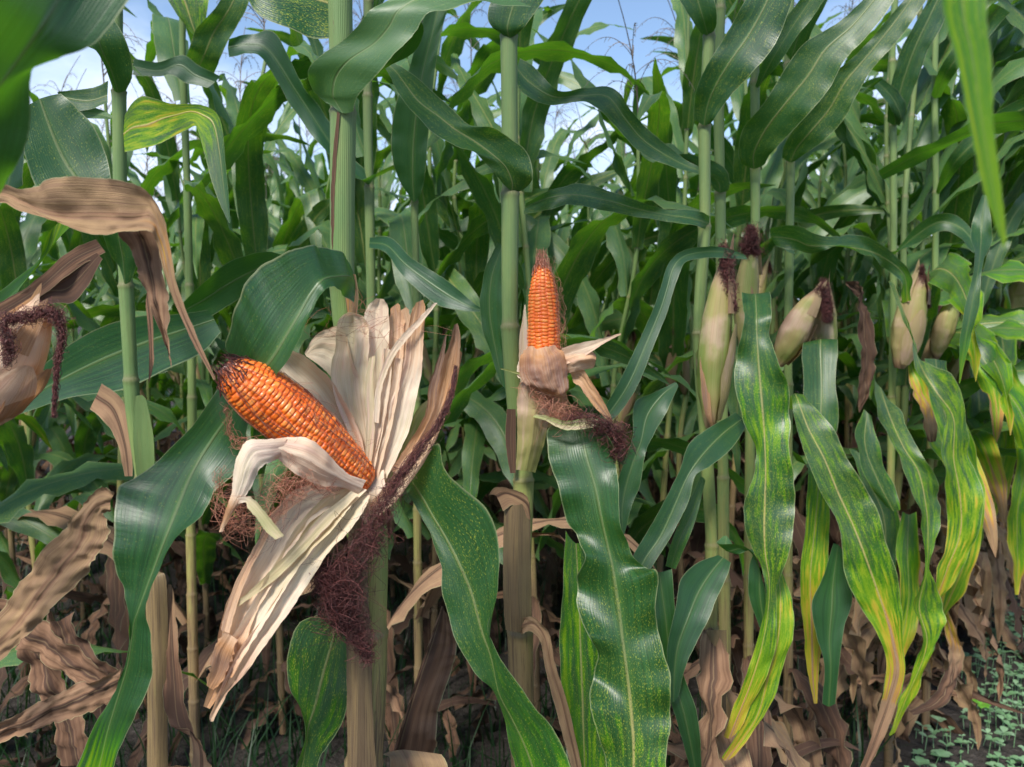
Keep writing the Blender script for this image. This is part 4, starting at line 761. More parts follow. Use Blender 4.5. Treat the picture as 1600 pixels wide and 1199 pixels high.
# ---- the near hanging blade at the upper right belongs to a plant beside the photographer
pr, PR = hero('corn plant close by whose blurred yellow-green blade hangs at the upper right', [(2300, -200), (2290, 600), (2280, 1199)], .30, 1.9, [100, 600], .012, seed=11)
lf(pr, [(2280, -260, 2280, -230, 2280, -200, .30), (2000, -520, 2000, -470, 2000, -420, .33), (1700, -560, 1700, -500, 1700, -420, .36), (1520, -420, 1560, -400, 1640, -380, .37), (1465, -180, 1520, -180, 1575, -180, .375), (1470, 0, 1505, 0, 1542, 0, .375), (1492, 90, 1520, 90, 1548, 90, .375), (1515, 200, 1536, 200, 1553, 200, .375), (1537, 300, 1552, 300, 1565, 300, .375), (1560, 365, 1564, 368, 1572, 368, .375), (1568, 390, 1569, 390, 1570, 390, .375)],
   label='long narrow yellow-green blade hanging point down, out of focus', seed=61, wilt=[.16, .18, .2, .22, .28], fleck=.35, ruffle=.001, rfreq=5, m=8, dY=-.11)

# ---- row towards the right
def closed_ear(root, base, tip, Y, r_px, seed, green=.12, brown=.5, Yt=None, silk=None, label=None, flags=4):
    b, t_ = at(base[0], base[1], Y), at(tip[0], tip[1], Yt or Y - .02); r = r_px / F * Y
    e = obj('ear', join(ear_closed(b, t_, r, seed, green, brown), ear_flags(b, t_, r, seed, flags)), FHUSK, root, label)
    if silk: obj('silk', threads(silk_rope([(a, b_, Y - .03, c * .62) for a, b_, c in silk], 210, seed, .15, .5, 1.3, pts=14, freq=1.6), .00036), SILK_D, e)
    return e
p3, P3 = hero('corn plant whose green-sided upright ear wears a thick maroon silk cap', [(1112, -40), (1108, 60), (1101, 200), (1101, 350), (1092, 520), (1103, 700), (1112, 850), (1110, 1199)], 1.20, 2.3, [55, 195, 352, 520, 705, 850], .0115, .007, seed=13)
closed_ear(p3, (1110, 668), (1134, 400), 1.165, 24, 71, .14, .72, silk=[(1130, 388, 10), (1134, 412, 15), (1138, 440, 13), (1144, 468, 11), (1148, 485, 6)], label='upright ear, green at its side and tan at its tip')
lf(p3, [(1098, 520, 1102, 530, 1108, 540, 1.15), (1094, 580, 1100, 585, 1108, 590, 1.14), (1100, 640, 1106, 645, 1112, 648, 1.14), (1112, 672, 1114, 672, 1116, 672, 1.15)], name='sheath', wilt=.8, fleck=0, mat=HUSK, m=5)
lf(p3, [(1084, 186, 1100, 197, 1112, 192, 1.185), (1084, 165, 1105, 168, 1122, 178, 1.17), (1092, 130, 1118, 135, 1142, 150, 1.15), (1115, 85, 1142, 95, 1175, 115, 1.13), (1140, 45, 1172, 52, 1208, 75, 1.12), (1165, 0, 1200, 0, 1232, 20, 1.11), (1195, -60, 1225, -60, 1250, -40, 1.1), (1230, -120, 1250, -120, 1270, -100, 1.1)], label='dark blade slanting up right beside the upper stalk', seed=72, fleck=.3, tilt=.25, wilt=0)
lf(p3, [(1095, 52, 1106, 56, 1116, 48, 1.19), (1080, 30, 1098, 28, 1120, 30, 1.17), (1062, 0, 1088, -5, 1116, 0, 1.16), (1040, -50, 1070, -60, 1100, -60, 1.15), (1010, -110, 1035, -120, 1060, -130, 1.15)], seed=73, fleck=.2)
lf(p3, [(1108, 338, 1108, 350, 1106, 360, 1.19), (1082, 328, 1080, 342, 1078, 352, 1.16), (1040, 328, 1040, 336, 1040, 346, 1.15), (1000, 316, 998, 328, 990, 338, 1.14), (955, 300, 952, 315, 945, 330, 1.13), (905, 289, 900, 305, 890, 322, 1.12), (862, 298, 858, 310, 850, 330, 1.12), (822, 318, 820, 325, 818, 335, 1.12)], label='leaf reaching left between the two main stalks', seed=74, fleck=.3, roll=.5, ruffle=.004)
lf(p3, [(1097, 264, 1094, 268, 1090, 272, 1.25), (1060, 242, 1056, 252, 1050, 262, 1.25), (1015, 205, 1008, 222, 1000, 238, 1.24), (985, 172, 978, 188, 968, 205, 1.23), (957, 137, 950, 152, 935, 170, 1.22), (915, 138, 910, 150, 905, 160, 1.21), (872, 142, 865, 152, 858, 165, 1.21), (838, 108, 828, 130, 818, 148, 1.21), (812, 92, 808, 108, 805, 125, 1.21)], label='long leaf arching down from upper left to the stalk', seed=75, fleck=.3, roll=.4)
lf(p3, [(1165, 400, 1166, 403, 1168, 406, 1.14), (1135, 388, 1134, 395, 1134, 404, 1.13), (1105, 386, 1102, 394, 1100, 404, 1.12), (1068, 392, 1068, 402, 1072, 410, 1.11), (1045, 412, 1052, 420, 1062, 428, 1.10), (1034, 445, 1043, 450, 1052, 455, 1.09), (1022, 480, 1032, 485, 1042, 490, 1.08), (1000, 530, 1010, 538, 1020, 545, 1.07), (972, 588, 984, 598, 996, 604, 1.06), (948, 632, 957, 640, 966, 648, 1.055), (930, 668, 932, 670, 936, 672, 1.05)], label='slender teal leaf bowed over to the lower left', seed=76, fleck=.1, roll=.2, ruffle=.001, wilt=.02)
lf(p3, [(1055, 598, 1058, 600, 1060, 604, 1.10), (1020, 615, 1035, 618, 1048, 630, 1.09), (992, 630, 1012, 650, 1028, 668, 1.08), (990, 675, 1002, 690, 1012, 700, 1.07), (978, 715, 990, 722, 1006, 720, 1.065), (964, 755, 978, 762, 1000, 760, 1.06), (963, 790, 972, 798, 986, 795, 1.055), (972, 836, 973, 836, 975, 837, 1.05)], label='teal leaf folded to a point behind the largest hanging leaf', seed=77, fleck=.1)
lf(p3, [(1150, 645, 1160, 655, 1166, 668, 1.15), (1110, 668, 1128, 680, 1142, 702, 1.13), (1076, 695, 1098, 712, 1112, 728, 1.11), (1062, 735, 1075, 745, 1086, 745, 1.10), (1040, 780, 1055, 790, 1076, 785, 1.09), (1012, 830, 1033, 838, 1052, 832, 1.08), (990, 868, 1008, 875, 1028, 872, 1.07), (970, 915, 985, 920, 1000, 915, 1.06)], label='insect-bitten grey-green leaf slanting to the lower left', seed=78, fleck=.15, wilt=.02, ruffle=.0012)
lf(p3, [(1095, 745, 1100, 748, 1102, 752, 1.14), (1075, 790, 1085, 795, 1092, 795, 1.13), (1052, 840, 1062, 845, 1075, 845, 1.12), (1040, 885, 1048, 888, 1056, 890, 1.12)], seed=79, fleck=.3, wilt=.12)
lf(p3, [(1122, 868, 1130, 872, 1142, 880, 1.14), (1090, 880, 1108, 900, 1135, 905, 1.12), (1064, 905, 1090, 930, 1120, 935, 1.10), (1056, 950, 1076, 965, 1104, 975, 1.08), (1044, 1000, 1060, 1008, 1085, 1012, 1.07), (1042, 1045, 1054, 1050, 1070, 1045, 1.065), (1046, 1095, 1052, 1098, 1060, 1090, 1.06)], label='grey-green leaf with white midrib from a low collar', seed=80, fleck=.05, ruffle=.0012, wilt=.02)
lf(p3, [(1020, 890, 1030, 895, 1050, 890, 1.1), (1018, 960, 1040, 965, 1055, 960, 1.09), (1028, 1040, 1050, 1050, 1065, 1045, 1.08), (1052, 1110, 1070, 1120, 1088, 1110, 1.07), (1075, 1190, 1085, 1195, 1096, 1190, 1.07), (1085, 1240, 1090, 1240, 1095, 1240, 1.07)], seed=81, fleck=.05, wilt=.04, label='pale grey-green blade at the foot of the picture')
lf(p3, [(1105, 985, 1118, 985, 1135, 985, 1.17), (1100, 1080, 1115, 1080, 1135, 1080, 1.165), (1098, 1200, 1112, 1200, 1130, 1200, 1.16), (1098, 1260, 1112, 1260, 1128, 1260, 1.16)], name='sheath', mat=STALK, wilt=.9, fleck=0, m=8, keel=-.7)
lf(p3, [(1128, 840, 1135, 838, 1145, 850, 1.16), (1120, 850, 1135, 862, 1150, 866, 1.14), (1150, 850, 1165, 858, 1176, 862, 1.13), (1180, 870, 1185, 885, 1170, 890, 1.125), (1196, 930, 1188, 935, 1170, 930, 1.12), (1200, 985, 1196, 988, 1186, 980, 1.12)], seed=82, fleck=.1, wilt=.03)
upper_leaves(p3, P3, 1.8, 24, R(10), 3)

p3b, P3b = hero('bare-stalked corn plant close behind the ear with thick maroon silk cap', [(1124, 60), (1125, 300), (1128, 500), (1130, 745), (1134, 1199)], 1.42, 2.35, [165, 300, 500, 745, 905, 1065], .0125, .007, seed=14)
lf(p3b, [(1115, 296, 1125, 302, 1138, 298, 1.40), (1104, 275, 1122, 285, 1140, 285, 1.39), (1080, 250, 1100, 268, 1130, 262, 1.38), (1040, 225, 1055, 245, 1075, 240, 1.37), (1000, 240, 1010, 250, 1020, 255, 1.36)], seed=83, fleck=.2)
p4, P4 = hero('corn plant with pale frizzy-silked ear and broad bluish leaf hanging in front', [(1182, 60), (1180, 200), (1180, 345), (1178, 470), (1172, 700), (1168, 1199)], 1.45, 2.35, [128, 262, 470, 640, 900], .0108, .0065, seed=15)
closed_ear(p4, (1168, 560), (1177, 368), 1.41, 18, 84, .3, .7, silk=[(1172, 358, 10), (1174, 378, 17), (1164, 390, 12), (1184, 395, 9)], label='pale upright ear with frizzy silk')
lf(p4, [(1158, 255, 1178, 265, 1195, 258, 1.42), (1154, 235, 1178, 240, 1205, 240, 1.40), (1162, 200, 1195, 205, 1232, 212, 1.37), (1195, 160, 1225, 165, 1262, 180, 1.34), (1225, 110, 1262, 120, 1295, 140, 1.32), (1258, 68, 1290, 78, 1320, 95, 1.31), (1305, 38, 1330, 42, 1350, 62, 1.30), (1345, 5, 1362, 5, 1385, 20, 1.30), (1390, -50, 1405, -50, 1420, -35, 1.30)], label='large dark blade sweeping up to the right, centre of three parallel ones', seed=85, fleck=.4, tilt=.3, wilt=[0, 0, 0, 0])
lf(p4, [(1172, 492, 1180, 490, 1190, 490, 1.42), (1166, 474, 1180, 470, 1198, 472, 1.33), (1159, 463, 1180, 460, 1204, 461, 1.21), (1162, 490, 1182, 492, 1205, 490, 1.14), (1158, 525, 1183, 525, 1204, 525, 1.125), (1149, 560, 1185, 565, 1216, 565, 1.115), (1149, 610, 1189, 612, 1233, 605, 1.105), (1163, 660, 1193, 660, 1234, 655, 1.10), (1180, 700, 1195, 702, 1233, 700, 1.095), (1180, 735, 1196, 740, 1240, 745, 1.09), (1166, 780, 1195, 785, 1241, 785, 1.085), (1164, 825, 1194, 830, 1240, 825, 1.08), (1180, 865, 1196, 870, 1232, 870, 1.08), (1194, 905, 1202, 910, 1216, 912, 1.08), (1195, 950, 1200, 955, 1214, 960, 1.08), (1180, 1010, 1190, 1012, 1212, 1010, 1.08), (1160, 1070, 1172, 1072, 1196, 1060, 1.085), (1130, 1150, 1140, 1155, 1156, 1140, 1.09)],
   label='broad bluish leaf with yellow flecked patches hanging straight down', seed=86, fleck=[.1, .2, .8, 1.0, .9], wilt=[0, 0, 0, .08, .18, .1, .12, .3, .5], ruffle=.004, rfreq=9, tilt=.25, roll=.35, m=14)
lf(p4, [(1212, 890, 1216, 890, 1222, 895, 1.12), (1208, 940, 1220, 945, 1238, 940, 1.10), (1200, 1000, 1215, 1005, 1240, 985, 1.09), (1190, 1060, 1200, 1060, 1225, 1040, 1.09), (1165, 1120, 1180, 1125, 1200, 1110, 1.09), (1128, 1185, 1135, 1190, 1150, 1180, 1.09)], seed=87, wilt=[.2, .28, .3, .3, .5], fleck=1.0, label='yellow-green leaf tapering beside the broad bluish leaf')
p5, P5 = hero('corn plant whose shaggy tan ear leans left, right of the broad bluish leaf', [(1232, 60), (1235, 252), (1233, 420), (1232, 600), (1230, 1199)], 1.62, 2.35, [100, 252, 388, 600, 800], .0112, .0065, seed=16)
closed_ear(p5, (1216, 572), (1280, 452), 1.50, 21, 91, .52, .78, flags=7, label='shaggy bleached ear leaning left', silk=[(1283, 450, 8), (1288, 470, 11), (1292, 500, 8)])
closed_ear(p5, (1283, 590), (1287, 440), 1.53, 17, 92, .10, .5, label='smaller green ear beside it', silk=[(1287, 440, 7), (1292, 465, 9), (1296, 500, 6)])
lf(p5, [(1222, 246, 1235, 255, 1246, 250, 1.59), (1225, 228, 1245, 232, 1262, 238, 1.57), (1242, 200, 1265, 208, 1290, 218, 1.54), (1275, 165, 1295, 172, 1320, 185, 1.52), (1298, 120, 1320, 130, 1338, 150, 1.50), (1325, 98, 1345, 100, 1362, 110, 1.49), (1355, 68, 1372, 68, 1390, 78, 1.48), (1388, 30, 1402, 30, 1418, 45, 1.47), (1425, -15, 1435, -15, 1448, 0, 1.46)], label='blade sweeping up right parallel to two others', seed=93, fleck=.5, tilt=.3)
lf(p5, [(1238, 388, 1240, 392, 1244, 398, 1.58), (1200, 362, 1205, 372, 1210, 385, 1.55), (1235, 352, 1240, 375, 1245, 392, 1.50), (1262, 362, 1266, 385, 1272, 398, 1.48), (1300, 372, 1305, 385, 1312, 385, 1.48), (1332, 366, 1345, 390, 1360, 400, 1.5), (1380, 385, 1378, 402, 1375, 415, 1.52), (1420, 425, 1412, 430, 1405, 440, 1.55), (1425, 470, 1418, 472, 1410, 475, 1.57)], label='wavy silvery leaf curling across above the leaning ear', seed=94, roll=.6, ruffle=.004, fleck=.5, wilt=[0, 0, 0, .05, .3])
lf(p5, [(1232, 640, 1234, 640, 1240, 640, 1.55), (1234, 622, 1240, 618, 1250, 618, 1.42), (1238, 625, 1245, 622, 1262, 625, 1.33), (1242, 660, 1262, 668, 1300, 668, 1.30), (1258, 710, 1288, 718, 1325, 718, 1.28), (1280, 765, 1310, 772, 1352, 762, 1.27), (1308, 815, 1332, 820, 1372, 800, 1.26), (1316, 860, 1350, 865, 1385, 848, 1.25), (1322, 905, 1368, 915, 1402, 900, 1.25), (1345, 950, 1385, 965, 1409, 950, 1.25), (1370, 990, 1397, 1010, 1411, 1000, 1.25), (1385, 1035, 1402, 1050, 1414, 1050, 1.25), (1378, 1090, 1390, 1095, 1402, 1100, 1.255), (1362, 1150, 1368, 1155, 1378, 1160, 1.26), (1340, 1210, 1344, 1212, 1350, 1215, 1.265)],
   label='long arching leaf turning yellow and orange at its hanging tip', seed=95, fleck=[.5, .8, .9, 1, .5], wilt=lambda s, e: smooth(.45, 1.0, s) * .85 * (1 - .55 * e * (s < .85)) + .1, ruffle=.003, rfreq=9, tilt=.2, m=14)
lf(p5, [(1276, 572, 1284, 570, 1292, 570, 1.56), (1262, 550, 1283, 544, 1303, 545, 1.51), (1254, 540, 1282, 534, 1309, 533, 1.46), (1255, 600, 1284, 605, 1306, 600, 1.42), (1258, 660, 1282, 665, 1310, 660, 1.40), (1262, 740, 1280, 745, 1298, 730, 1.39), (1258, 830, 1272, 835, 1296, 820, 1.38), (1250, 900, 1266, 905, 1294, 880, 1.37), (1255, 980, 1268, 985, 1290, 970, 1.37), (1262, 1050, 1270, 1052, 1280, 1045, 1.37), (1272, 1100, 1274, 1100, 1277, 1100, 1.37)], label='hanging leaf half teal half green with yellow lower edge', seed=96, wilt=[0, .02, .1, .22, .3, .45, .5], fleck=[.2, .4, 1, 1], roll=.2)
lf(p5, [(1302, 850, 1310, 852, 1316, 860, 1.33), (1285, 905, 1302, 910, 1324, 905, 1.32), (1268, 945, 1300, 950, 1332, 940, 1.31), (1275, 990, 1296, 1000, 1318, 985, 1.305), (1288, 1040, 1298, 1045, 1312, 1035, 1.30), (1285, 1100, 1295, 1105, 1305, 1100, 1.30)], label='small smooth dark teal leaf', seed=97, fleck=.03, ruffle=.001)
p6, P6 = hero('corn plant whose fat olive ear with a long black silk tail leans right', [(1396, 40), (1396, 300), (1396, 500), (1392, 760), (1388, 1199)], 1.95, 2.4, [95, 195, 395, 620, 760], .0115, .0065, seed=17)
closed_ear(p6, (1405, 576), (1440, 424), 1.88, 22, 101, .34, .72, label='fat olive ear leaning right', silk=[(1440, 418, 6), (1443, 440, 8), (1447, 465, 7), (1452, 480, 4)])
lf(p6, [(1386, 190, 1398, 197, 1411, 190, 1.93), (1388, 160, 1402, 165, 1418, 170, 1.9), (1395, 120, 1412, 125, 1432, 130, 1.88), (1412, 70, 1430, 75, 1450, 80, 1.86), (1440, 20, 1455, 22, 1475, 35, 1.85), (1470, -30, 1480, -30, 1500, -20, 1.85)], seed=102, fleck=.3)
lf(p6, [(1320, 440, 1322, 445, 1325, 450, 1.9), (1345, 445, 1345, 460, 1348, 475, 1.88), (1340, 500, 1350, 505, 1362, 500, 1.86), (1345, 560, 1355, 565, 1368, 560, 1.85), (1340, 610, 1350, 615, 1360, 605, 1.85), (1342, 645, 1343, 645, 1344, 645, 1.85)], label='maroon withered leaf hanging limp', seed=103, wilt=1.0, crump=.003, m=14, fleck=0, ruffle=.005, rfreq=14)
lf(p6, [(1362, 595, 1375, 605, 1382, 612, 1.6), (1372, 640, 1390, 650, 1410, 655, 1.57), (1392, 690, 1412, 700, 1440, 710, 1.55), (1410, 725, 1436, 740, 1465, 755, 1.53), (1432, 790, 1448, 800, 1468, 800, 1.52), (1442, 840, 1450, 850, 1462, 850, 1.51), (1445, 890, 1448, 895, 1452, 890, 1.51), (1430, 940, 1436, 950, 1475, 945, 1.51), (1440, 1000, 1448, 1010, 1470, 990, 1.51), (1410, 1090, 1415, 1095, 1440, 1060, 1.51), (1390, 1150, 1392, 1150, 1398, 1145, 1.51)], label='wavy green leaf twisting down to a yellow point', seed=104, fleck=.9, wilt=[0, .1, .15, .2, .28, .32], ruffle=.005, rfreq=7, roll=.5)

lf(p6, [(1372, 268, 1376, 275, 1380, 282, 1.9), (1425, 235, 1432, 243, 1445, 252, 1.8), (1470, 218, 1480, 225, 1495, 222, 1.7), (1520, 190, 1530, 200, 1545, 210, 1.62), (1570, 175, 1585, 190, 1600, 205, 1.55), (1640, 175, 1645, 190, 1650, 205, 1.5)], label='long blue-grey leaf reaching right past the upper stalk', seed=105, fleck=.2, roll=.4)
lf(p6, [(1400, 194, 1402, 196, 1405, 198, 1.92), (1398, 182, 1408, 185, 1415, 172, 1.9), (1385, 160, 1395, 155, 1406, 145, 1.88), (1366, 135, 1372, 130, 1378, 124, 1.87)], seed=106, fleck=.2)
lf(p6, [(1535, 305, 1540, 305, 1545, 306, 1.35), (1520, 345, 1534, 348, 1549, 350, 1.34), (1518, 375, 1533, 380, 1548, 378, 1.33), (1522, 420, 1528, 425, 1534, 425, 1.32), (1508, 480, 1517, 485, 1530, 478, 1.31), (1500, 540, 1506, 545, 1516, 530, 1.31), (1498, 600, 1499, 600, 1500, 600, 1.31)], label='narrow silvery leaf hanging and twisting at the right', seed=107, fleck=.2, wilt=[0, 0, .1, .3], roll=.5)
lf(p6, [(1388, 440, 1398, 445, 1402, 452, 1.7), (1420, 520, 1425, 530, 1430, 540, 1.66), (1428, 560, 1440, 575, 1452, 570, 1.62), (1448, 605, 1462, 612, 1490, 590, 1.58), (1478, 650, 1490, 655, 1508, 640, 1.56), (1472, 710, 1490, 715, 1512, 705, 1.55), (1478, 770, 1500, 775, 1534, 760, 1.54), (1480, 830, 1500, 835, 1530, 830, 1.54), (1468, 890, 1478, 895, 1500, 890, 1.54), (1450, 960, 1455, 960, 1462, 955, 1.54)], label='wavy yellow-green flecked leaf hanging at the right', seed=108, fleck=1.0, wilt=[0, .05, .15, .22, .3, .4], roll=.5, ruffle=.005, rfreq=6)
p7, P7 = hero('corn plant with a dark-tipped slim ear, just right of the fat olive ear', [(1462, 60), (1462, 300), (1460, 500), (1452, 760), (1444, 1199)], 2.15, 2.4, [150, 300, 440, 560, 700, 840], .0112, .0065, seed=18)
closed_ear(p7, (1462, 560), (1496, 458), 2.08, 15, 121, .45, .9, label='slim olive ear with dark tip', silk=[(1496, 452, 5), (1500, 462, 6), (1494, 478, 5)])
p8, P8 = hero('corn plant with a brown streaked ear at the right edge of the photo', [(1562, 100), (1562, 300), (1560, 500), (1550, 760), (1538, 1100)], 2.75, 2.45, [150, 300, 440, 560, 700, 840], .0115, .0065, seed=19)
closed_ear(p8, (1580, 530), (1602, 428), 2.65, 20, 122, .45, .8, label='brown streaked ear')
RW = [(p7, [(1500, 500, 1508, 505, 1515, 512, 1.9), (1512, 540, 1525, 545, 1552, 535, 1.86), (1530, 580, 1552, 585, 1580, 565, 1.82), (1552, 610, 1575, 615, 1602, 600, 1.8), (1575, 650, 1600, 655, 1632, 640, 1.78), (1590, 700, 1615, 705, 1645, 700, 1.78)], [0, .12, .2, .25], 'wavy yellow-green leaf running off the right edge'),
      (p7, [(1448, 560, 1462, 562, 1478, 565, 1.75), (1452, 620, 1470, 625, 1490, 622, 1.72), (1470, 680, 1490, 685, 1515, 675, 1.7), (1490, 740, 1512, 745, 1535, 740, 1.69), (1500, 800, 1520, 805, 1537, 800, 1.69), (1492, 870, 1508, 875, 1528, 870, 1.69), (1475, 930, 1484, 935, 1500, 930, 1.69), (1460, 985, 1462, 985, 1466, 985, 1.69)], [0, .1, .22, .3, .35], 'flecked leaf hanging in two bends'),
      (p7, [(1468, 950, 1474, 955, 1480, 952, 1.75), (1476, 985, 1486, 990, 1500, 1000, 1.74), (1482, 1025, 1490, 1028, 1504, 1030, 1.73), (1476, 1060, 1486, 1066, 1498, 1072, 1.72), (1452, 1092, 1462, 1100, 1472, 1106, 1.71), (1422, 1112, 1424, 1115, 1426, 1118, 1.7)], [.42, .55, .88, .95, .95], 'mauve withered leaf with a yellow top, curving to a point'),
      (p7, [(1418, 560, 1420, 562, 1424, 560, 1.9), (1422, 600, 1436, 605, 1448, 590, 1.87), (1436, 640, 1452, 650, 1462, 632, 1.85), (1450, 690, 1456, 692, 1462, 690, 1.85)], [.2, .4, .55, .9], 'leaf with an orange rim'),
      (p8, [(1545, 480, 1555, 485, 1565, 490, 2.4), (1552, 540, 1568, 545, 1588, 540, 2.35), (1548, 610, 1566, 615, 1590, 610, 2.32), (1556, 680, 1572, 685, 1595, 680, 2.3), (1545, 750, 1562, 755, 1582, 750, 2.3), (1535, 815, 1545, 818, 1556, 815, 2.3)], [0, .12, .25, .35], 'yellowing wavy leaf'),
      (p8, [(1520, 560, 1528, 562, 1538, 565, 2.3), (1512, 630, 1530, 635, 1552, 630, 2.26), (1520, 700, 1536, 705, 1558, 700, 2.24), (1510, 780, 1526, 785, 1545, 780, 2.23), (1505, 850, 1518, 855, 1532, 850, 2.22), (1500, 905, 1502, 905, 1506, 905, 2.22)], [0, .1, .2, .3], None),
      (p8, [(1585, 560, 1600, 565, 1618, 560, 2.1), (1578, 640, 1598, 645, 1622, 640, 2.05), (1588, 720, 1602, 725, 1622, 720, 2.03), (1575, 800, 1590, 805, 1612, 800, 2.02), (1580, 880, 1590, 885, 1604, 880, 2.02), (1586, 930, 1588, 930, 1592, 930, 2.02)], [0, .15, .25, .4], None),
      (p8, [(1515, 860, 1530, 862, 1545, 865, 2.45), (1505, 920, 1525, 925, 1550, 915, 2.42), (1512, 970, 1525, 975, 1545, 965, 2.4), (1520, 1010, 1524, 1010, 1530, 1008, 2.4)], [.72, .7, .8], 'russet withered leaf'),
      (p6, [(1330, 700, 1338, 705, 1345, 712, 1.75), (1345, 750, 1358, 755, 1375, 750, 1.72), (1362, 800, 1380, 805, 1400, 795, 1.7), (1368, 860, 1385, 865, 1402, 860, 1.69), (1372, 920, 1385, 925, 1400, 915, 1.69), (1380, 985, 1388, 985, 1396, 980, 1.69)], [0, .05, .05, .1], 'plain dark green leaf behind the arching one'),
      (p6, [(1410, 800, 1420, 805, 1432, 800, 1.66), (1400, 860, 1418, 865, 1436, 860, 1.64), (1405, 930, 1420, 935, 1440, 930, 1.63), (1395, 1000, 1408, 1005, 1425, 1000, 1.62), (1385, 1060, 1392, 1062, 1402, 1055, 1.62)], [.1, .2, .3, .5], None),
      (p5, [(1350, 640, 1355, 645, 1360, 650, 1.6), (1335, 690, 1352, 698, 1372, 700, 1.57), (1350, 740, 1372, 752, 1395, 750, 1.55), (1380, 790, 1396, 800, 1408, 795, 1.55)], [0, 0, .02], None)]
for i, (pp, st, w, lb) in enumerate(RW):
    lf(pp, st, lb, seed=130 + i, wilt=[q + .0 for q in w], fleck=.5, ewilt=.16, ruffle=.006, rfreq=5, roll=.6, crump=.002 if w[-1] > .75 else 0)
RX = [(p8, [(1600, 300, 1605, 310, 1610, 320, 2.2), (1575, 330, 1580, 345, 1590, 358, 2.2), (1550, 380, 1560, 392, 1572, 398, 2.2), (1535, 430, 1545, 438, 1556, 440, 2.2), (1528, 480, 1532, 482, 1536, 482, 2.2)]),
      (p7, [(1462, 300, 1466, 305, 1470, 300, 2.1), (1480, 250, 1490, 258, 1500, 262, 2.0), (1520, 205, 1532, 215, 1545, 225, 1.95), (1575, 165, 1585, 178, 1598, 190, 1.9), (1640, 140, 1645, 150, 1650, 165, 1.85)]),
      (p7, [(1455, 150, 1462, 155, 1470, 150, 2.1), (1470, 105, 1482, 110, 1495, 112, 2.0), (1505, 55, 1520, 62, 1535, 70, 1.95), (1550, 5, 1562, 10, 1578, 20, 1.9)]),
      (p8, [(1555, 300, 1562, 305, 1570, 300, 2.7), (1540, 262, 1558, 268, 1578, 265, 2.65), (1550, 215, 1572, 222, 1598, 228, 2.55), (1585, 160, 1605, 170, 1625, 180, 2.45)]),
      (p8, [(1552, 445, 1560, 450, 1568, 455, 2.7), (1530, 420, 1532, 432, 1535, 445, 2.6), (1500, 425, 1500, 438, 1502, 450, 2.5), (1470, 455, 1472, 465, 1478, 475, 2.45), (1450, 500, 1454, 502, 1460, 505, 2.4)]),
      (p6, [(1400, 395, 1396, 400, 1390, 395, 1.93), (1425, 360, 1430, 370, 1432, 382, 1.88), (1465, 335, 1468, 348, 1468, 362, 1.84), (1505, 345, 1503, 358, 1498, 370, 1.82), (1535, 385, 1530, 390, 1522, 395, 1.8)]),
      (p5, [(1240, 100, 1236, 106, 1230, 100, 1.6), (1225, 75, 1240, 80, 1256, 78, 1.58), (1240, 30, 1256, 36, 1274, 38, 1.55), (1270, -20, 1285, -15, 1300, -10, 1.52)]),
      (p4, [(1180, 135, 1184, 138, 1190, 132, 1.43), (1195, 90, 1206, 95, 1218, 98, 1.40), (1222, 40, 1236, 46, 1250, 52, 1.38), (1262, -15, 1274, -10, 1288, 0, 1.36)])]
for i, (pp, st) in enumerate(RX):
    lf(pp, st, None, seed=160 + i, wilt=[0, 0, .02, .06], fleck=.3, ruffle=.004, rfreq=5, roll=.4, tilt=.2)
rgd = np.random.RandomState(55)
for pp, PP in ((p3, P3), (p3b, P3b), (p4, P4), (p5, P5), (p6, P6), (p7, P7), (p8, P8), (p2, P2), (p1, P1)):
    for j in range(9):          # withered lower leaves hanging on the stalk
        z = .14 + (.065 if pp not in (p1, p2) else .055) * j + .05 * rgd.rand(); c = crom(PP, np.array([np.interp(z, PP[:, 2], np.arange(len(PP)))]))[0]
        obj('leaf', leaf3d(850 + j + int(c[1] * 100), c, rgd.rand() * 6.28, R(20), R(115), L=.32 + .2 * rgd.rand(), W=.06, twist=rgd.randn() * 1.5, ruffle=.01, rfreq=14, wilt=.70 + .35 * rgd.rand(), crump=.003, fleck=0, n=26, m=5, power=.35), LEAF, pp, 'withered brown lower leaf')

g1, G1 = hero('corn plant seen between the two front stalks with a bluish leaf pointing right', [(575, 120), (577, 300), (580, 480), (584, 800)], 1.48, 2.2, [292, 480, 640], .0125, .007, seed=31, group='corn plants of the field behind the front row', k=14)
lf(g1, [(578, 372, 577, 380, 577, 388, 1.46), (610, 372, 605, 385, 602, 395, 1.42), (645, 405, 635, 415, 628, 430, 1.38), (700, 440, 690, 455, 680, 475, 1.35), (735, 470, 730, 478, 722, 486, 1.33), (757, 486, 757, 487, 757, 488, 1.33)], label='bluish leaf pointing down to the right', seed=111, fleck=.05, wilt=.01)
lf(g1, [(570, 265, 576, 290, 588, 272, 1.46), (540, 235, 545, 265, 555, 280, 1.44), (505, 175, 500, 200, 498, 225, 1.42), (470, 130, 462, 142, 455, 165, 1.41), (432, 55, 420, 80, 412, 95, 1.40), (395, 52, 388, 70, 385, 85, 1.40), (358, 62, 356, 75, 358, 90, 1.40)], label='broad blue-grey leaf arching to the upper left', seed=112, fleck=.05, roll=.4)
g2, G2 = hero('corn plant with a broad dark leaf hanging straight, just left of the small cob stalk', [(655, 60), (648, 310), (650, 420), (652, 800)], 1.75, 2.1, [315, 440], .0112, .006, seed=32, group='corn plants of the field behind the front row', k=14)
lf(g2, [(640, 308, 647, 317, 656, 308, 1.72), (620, 275, 645, 280, 664, 275, 1.70), (611, 225, 646, 228, 669, 215, 1.68), (618, 165, 652, 168, 676, 140, 1.66), (640, 105, 662, 108, 686, 70, 1.65), (655, 50, 678, 45, 700, 10, 1.64), (680, -20, 695, -30, 715, -50, 1.64)], label='broad dark upright blade', seed=113, fleck=.1)
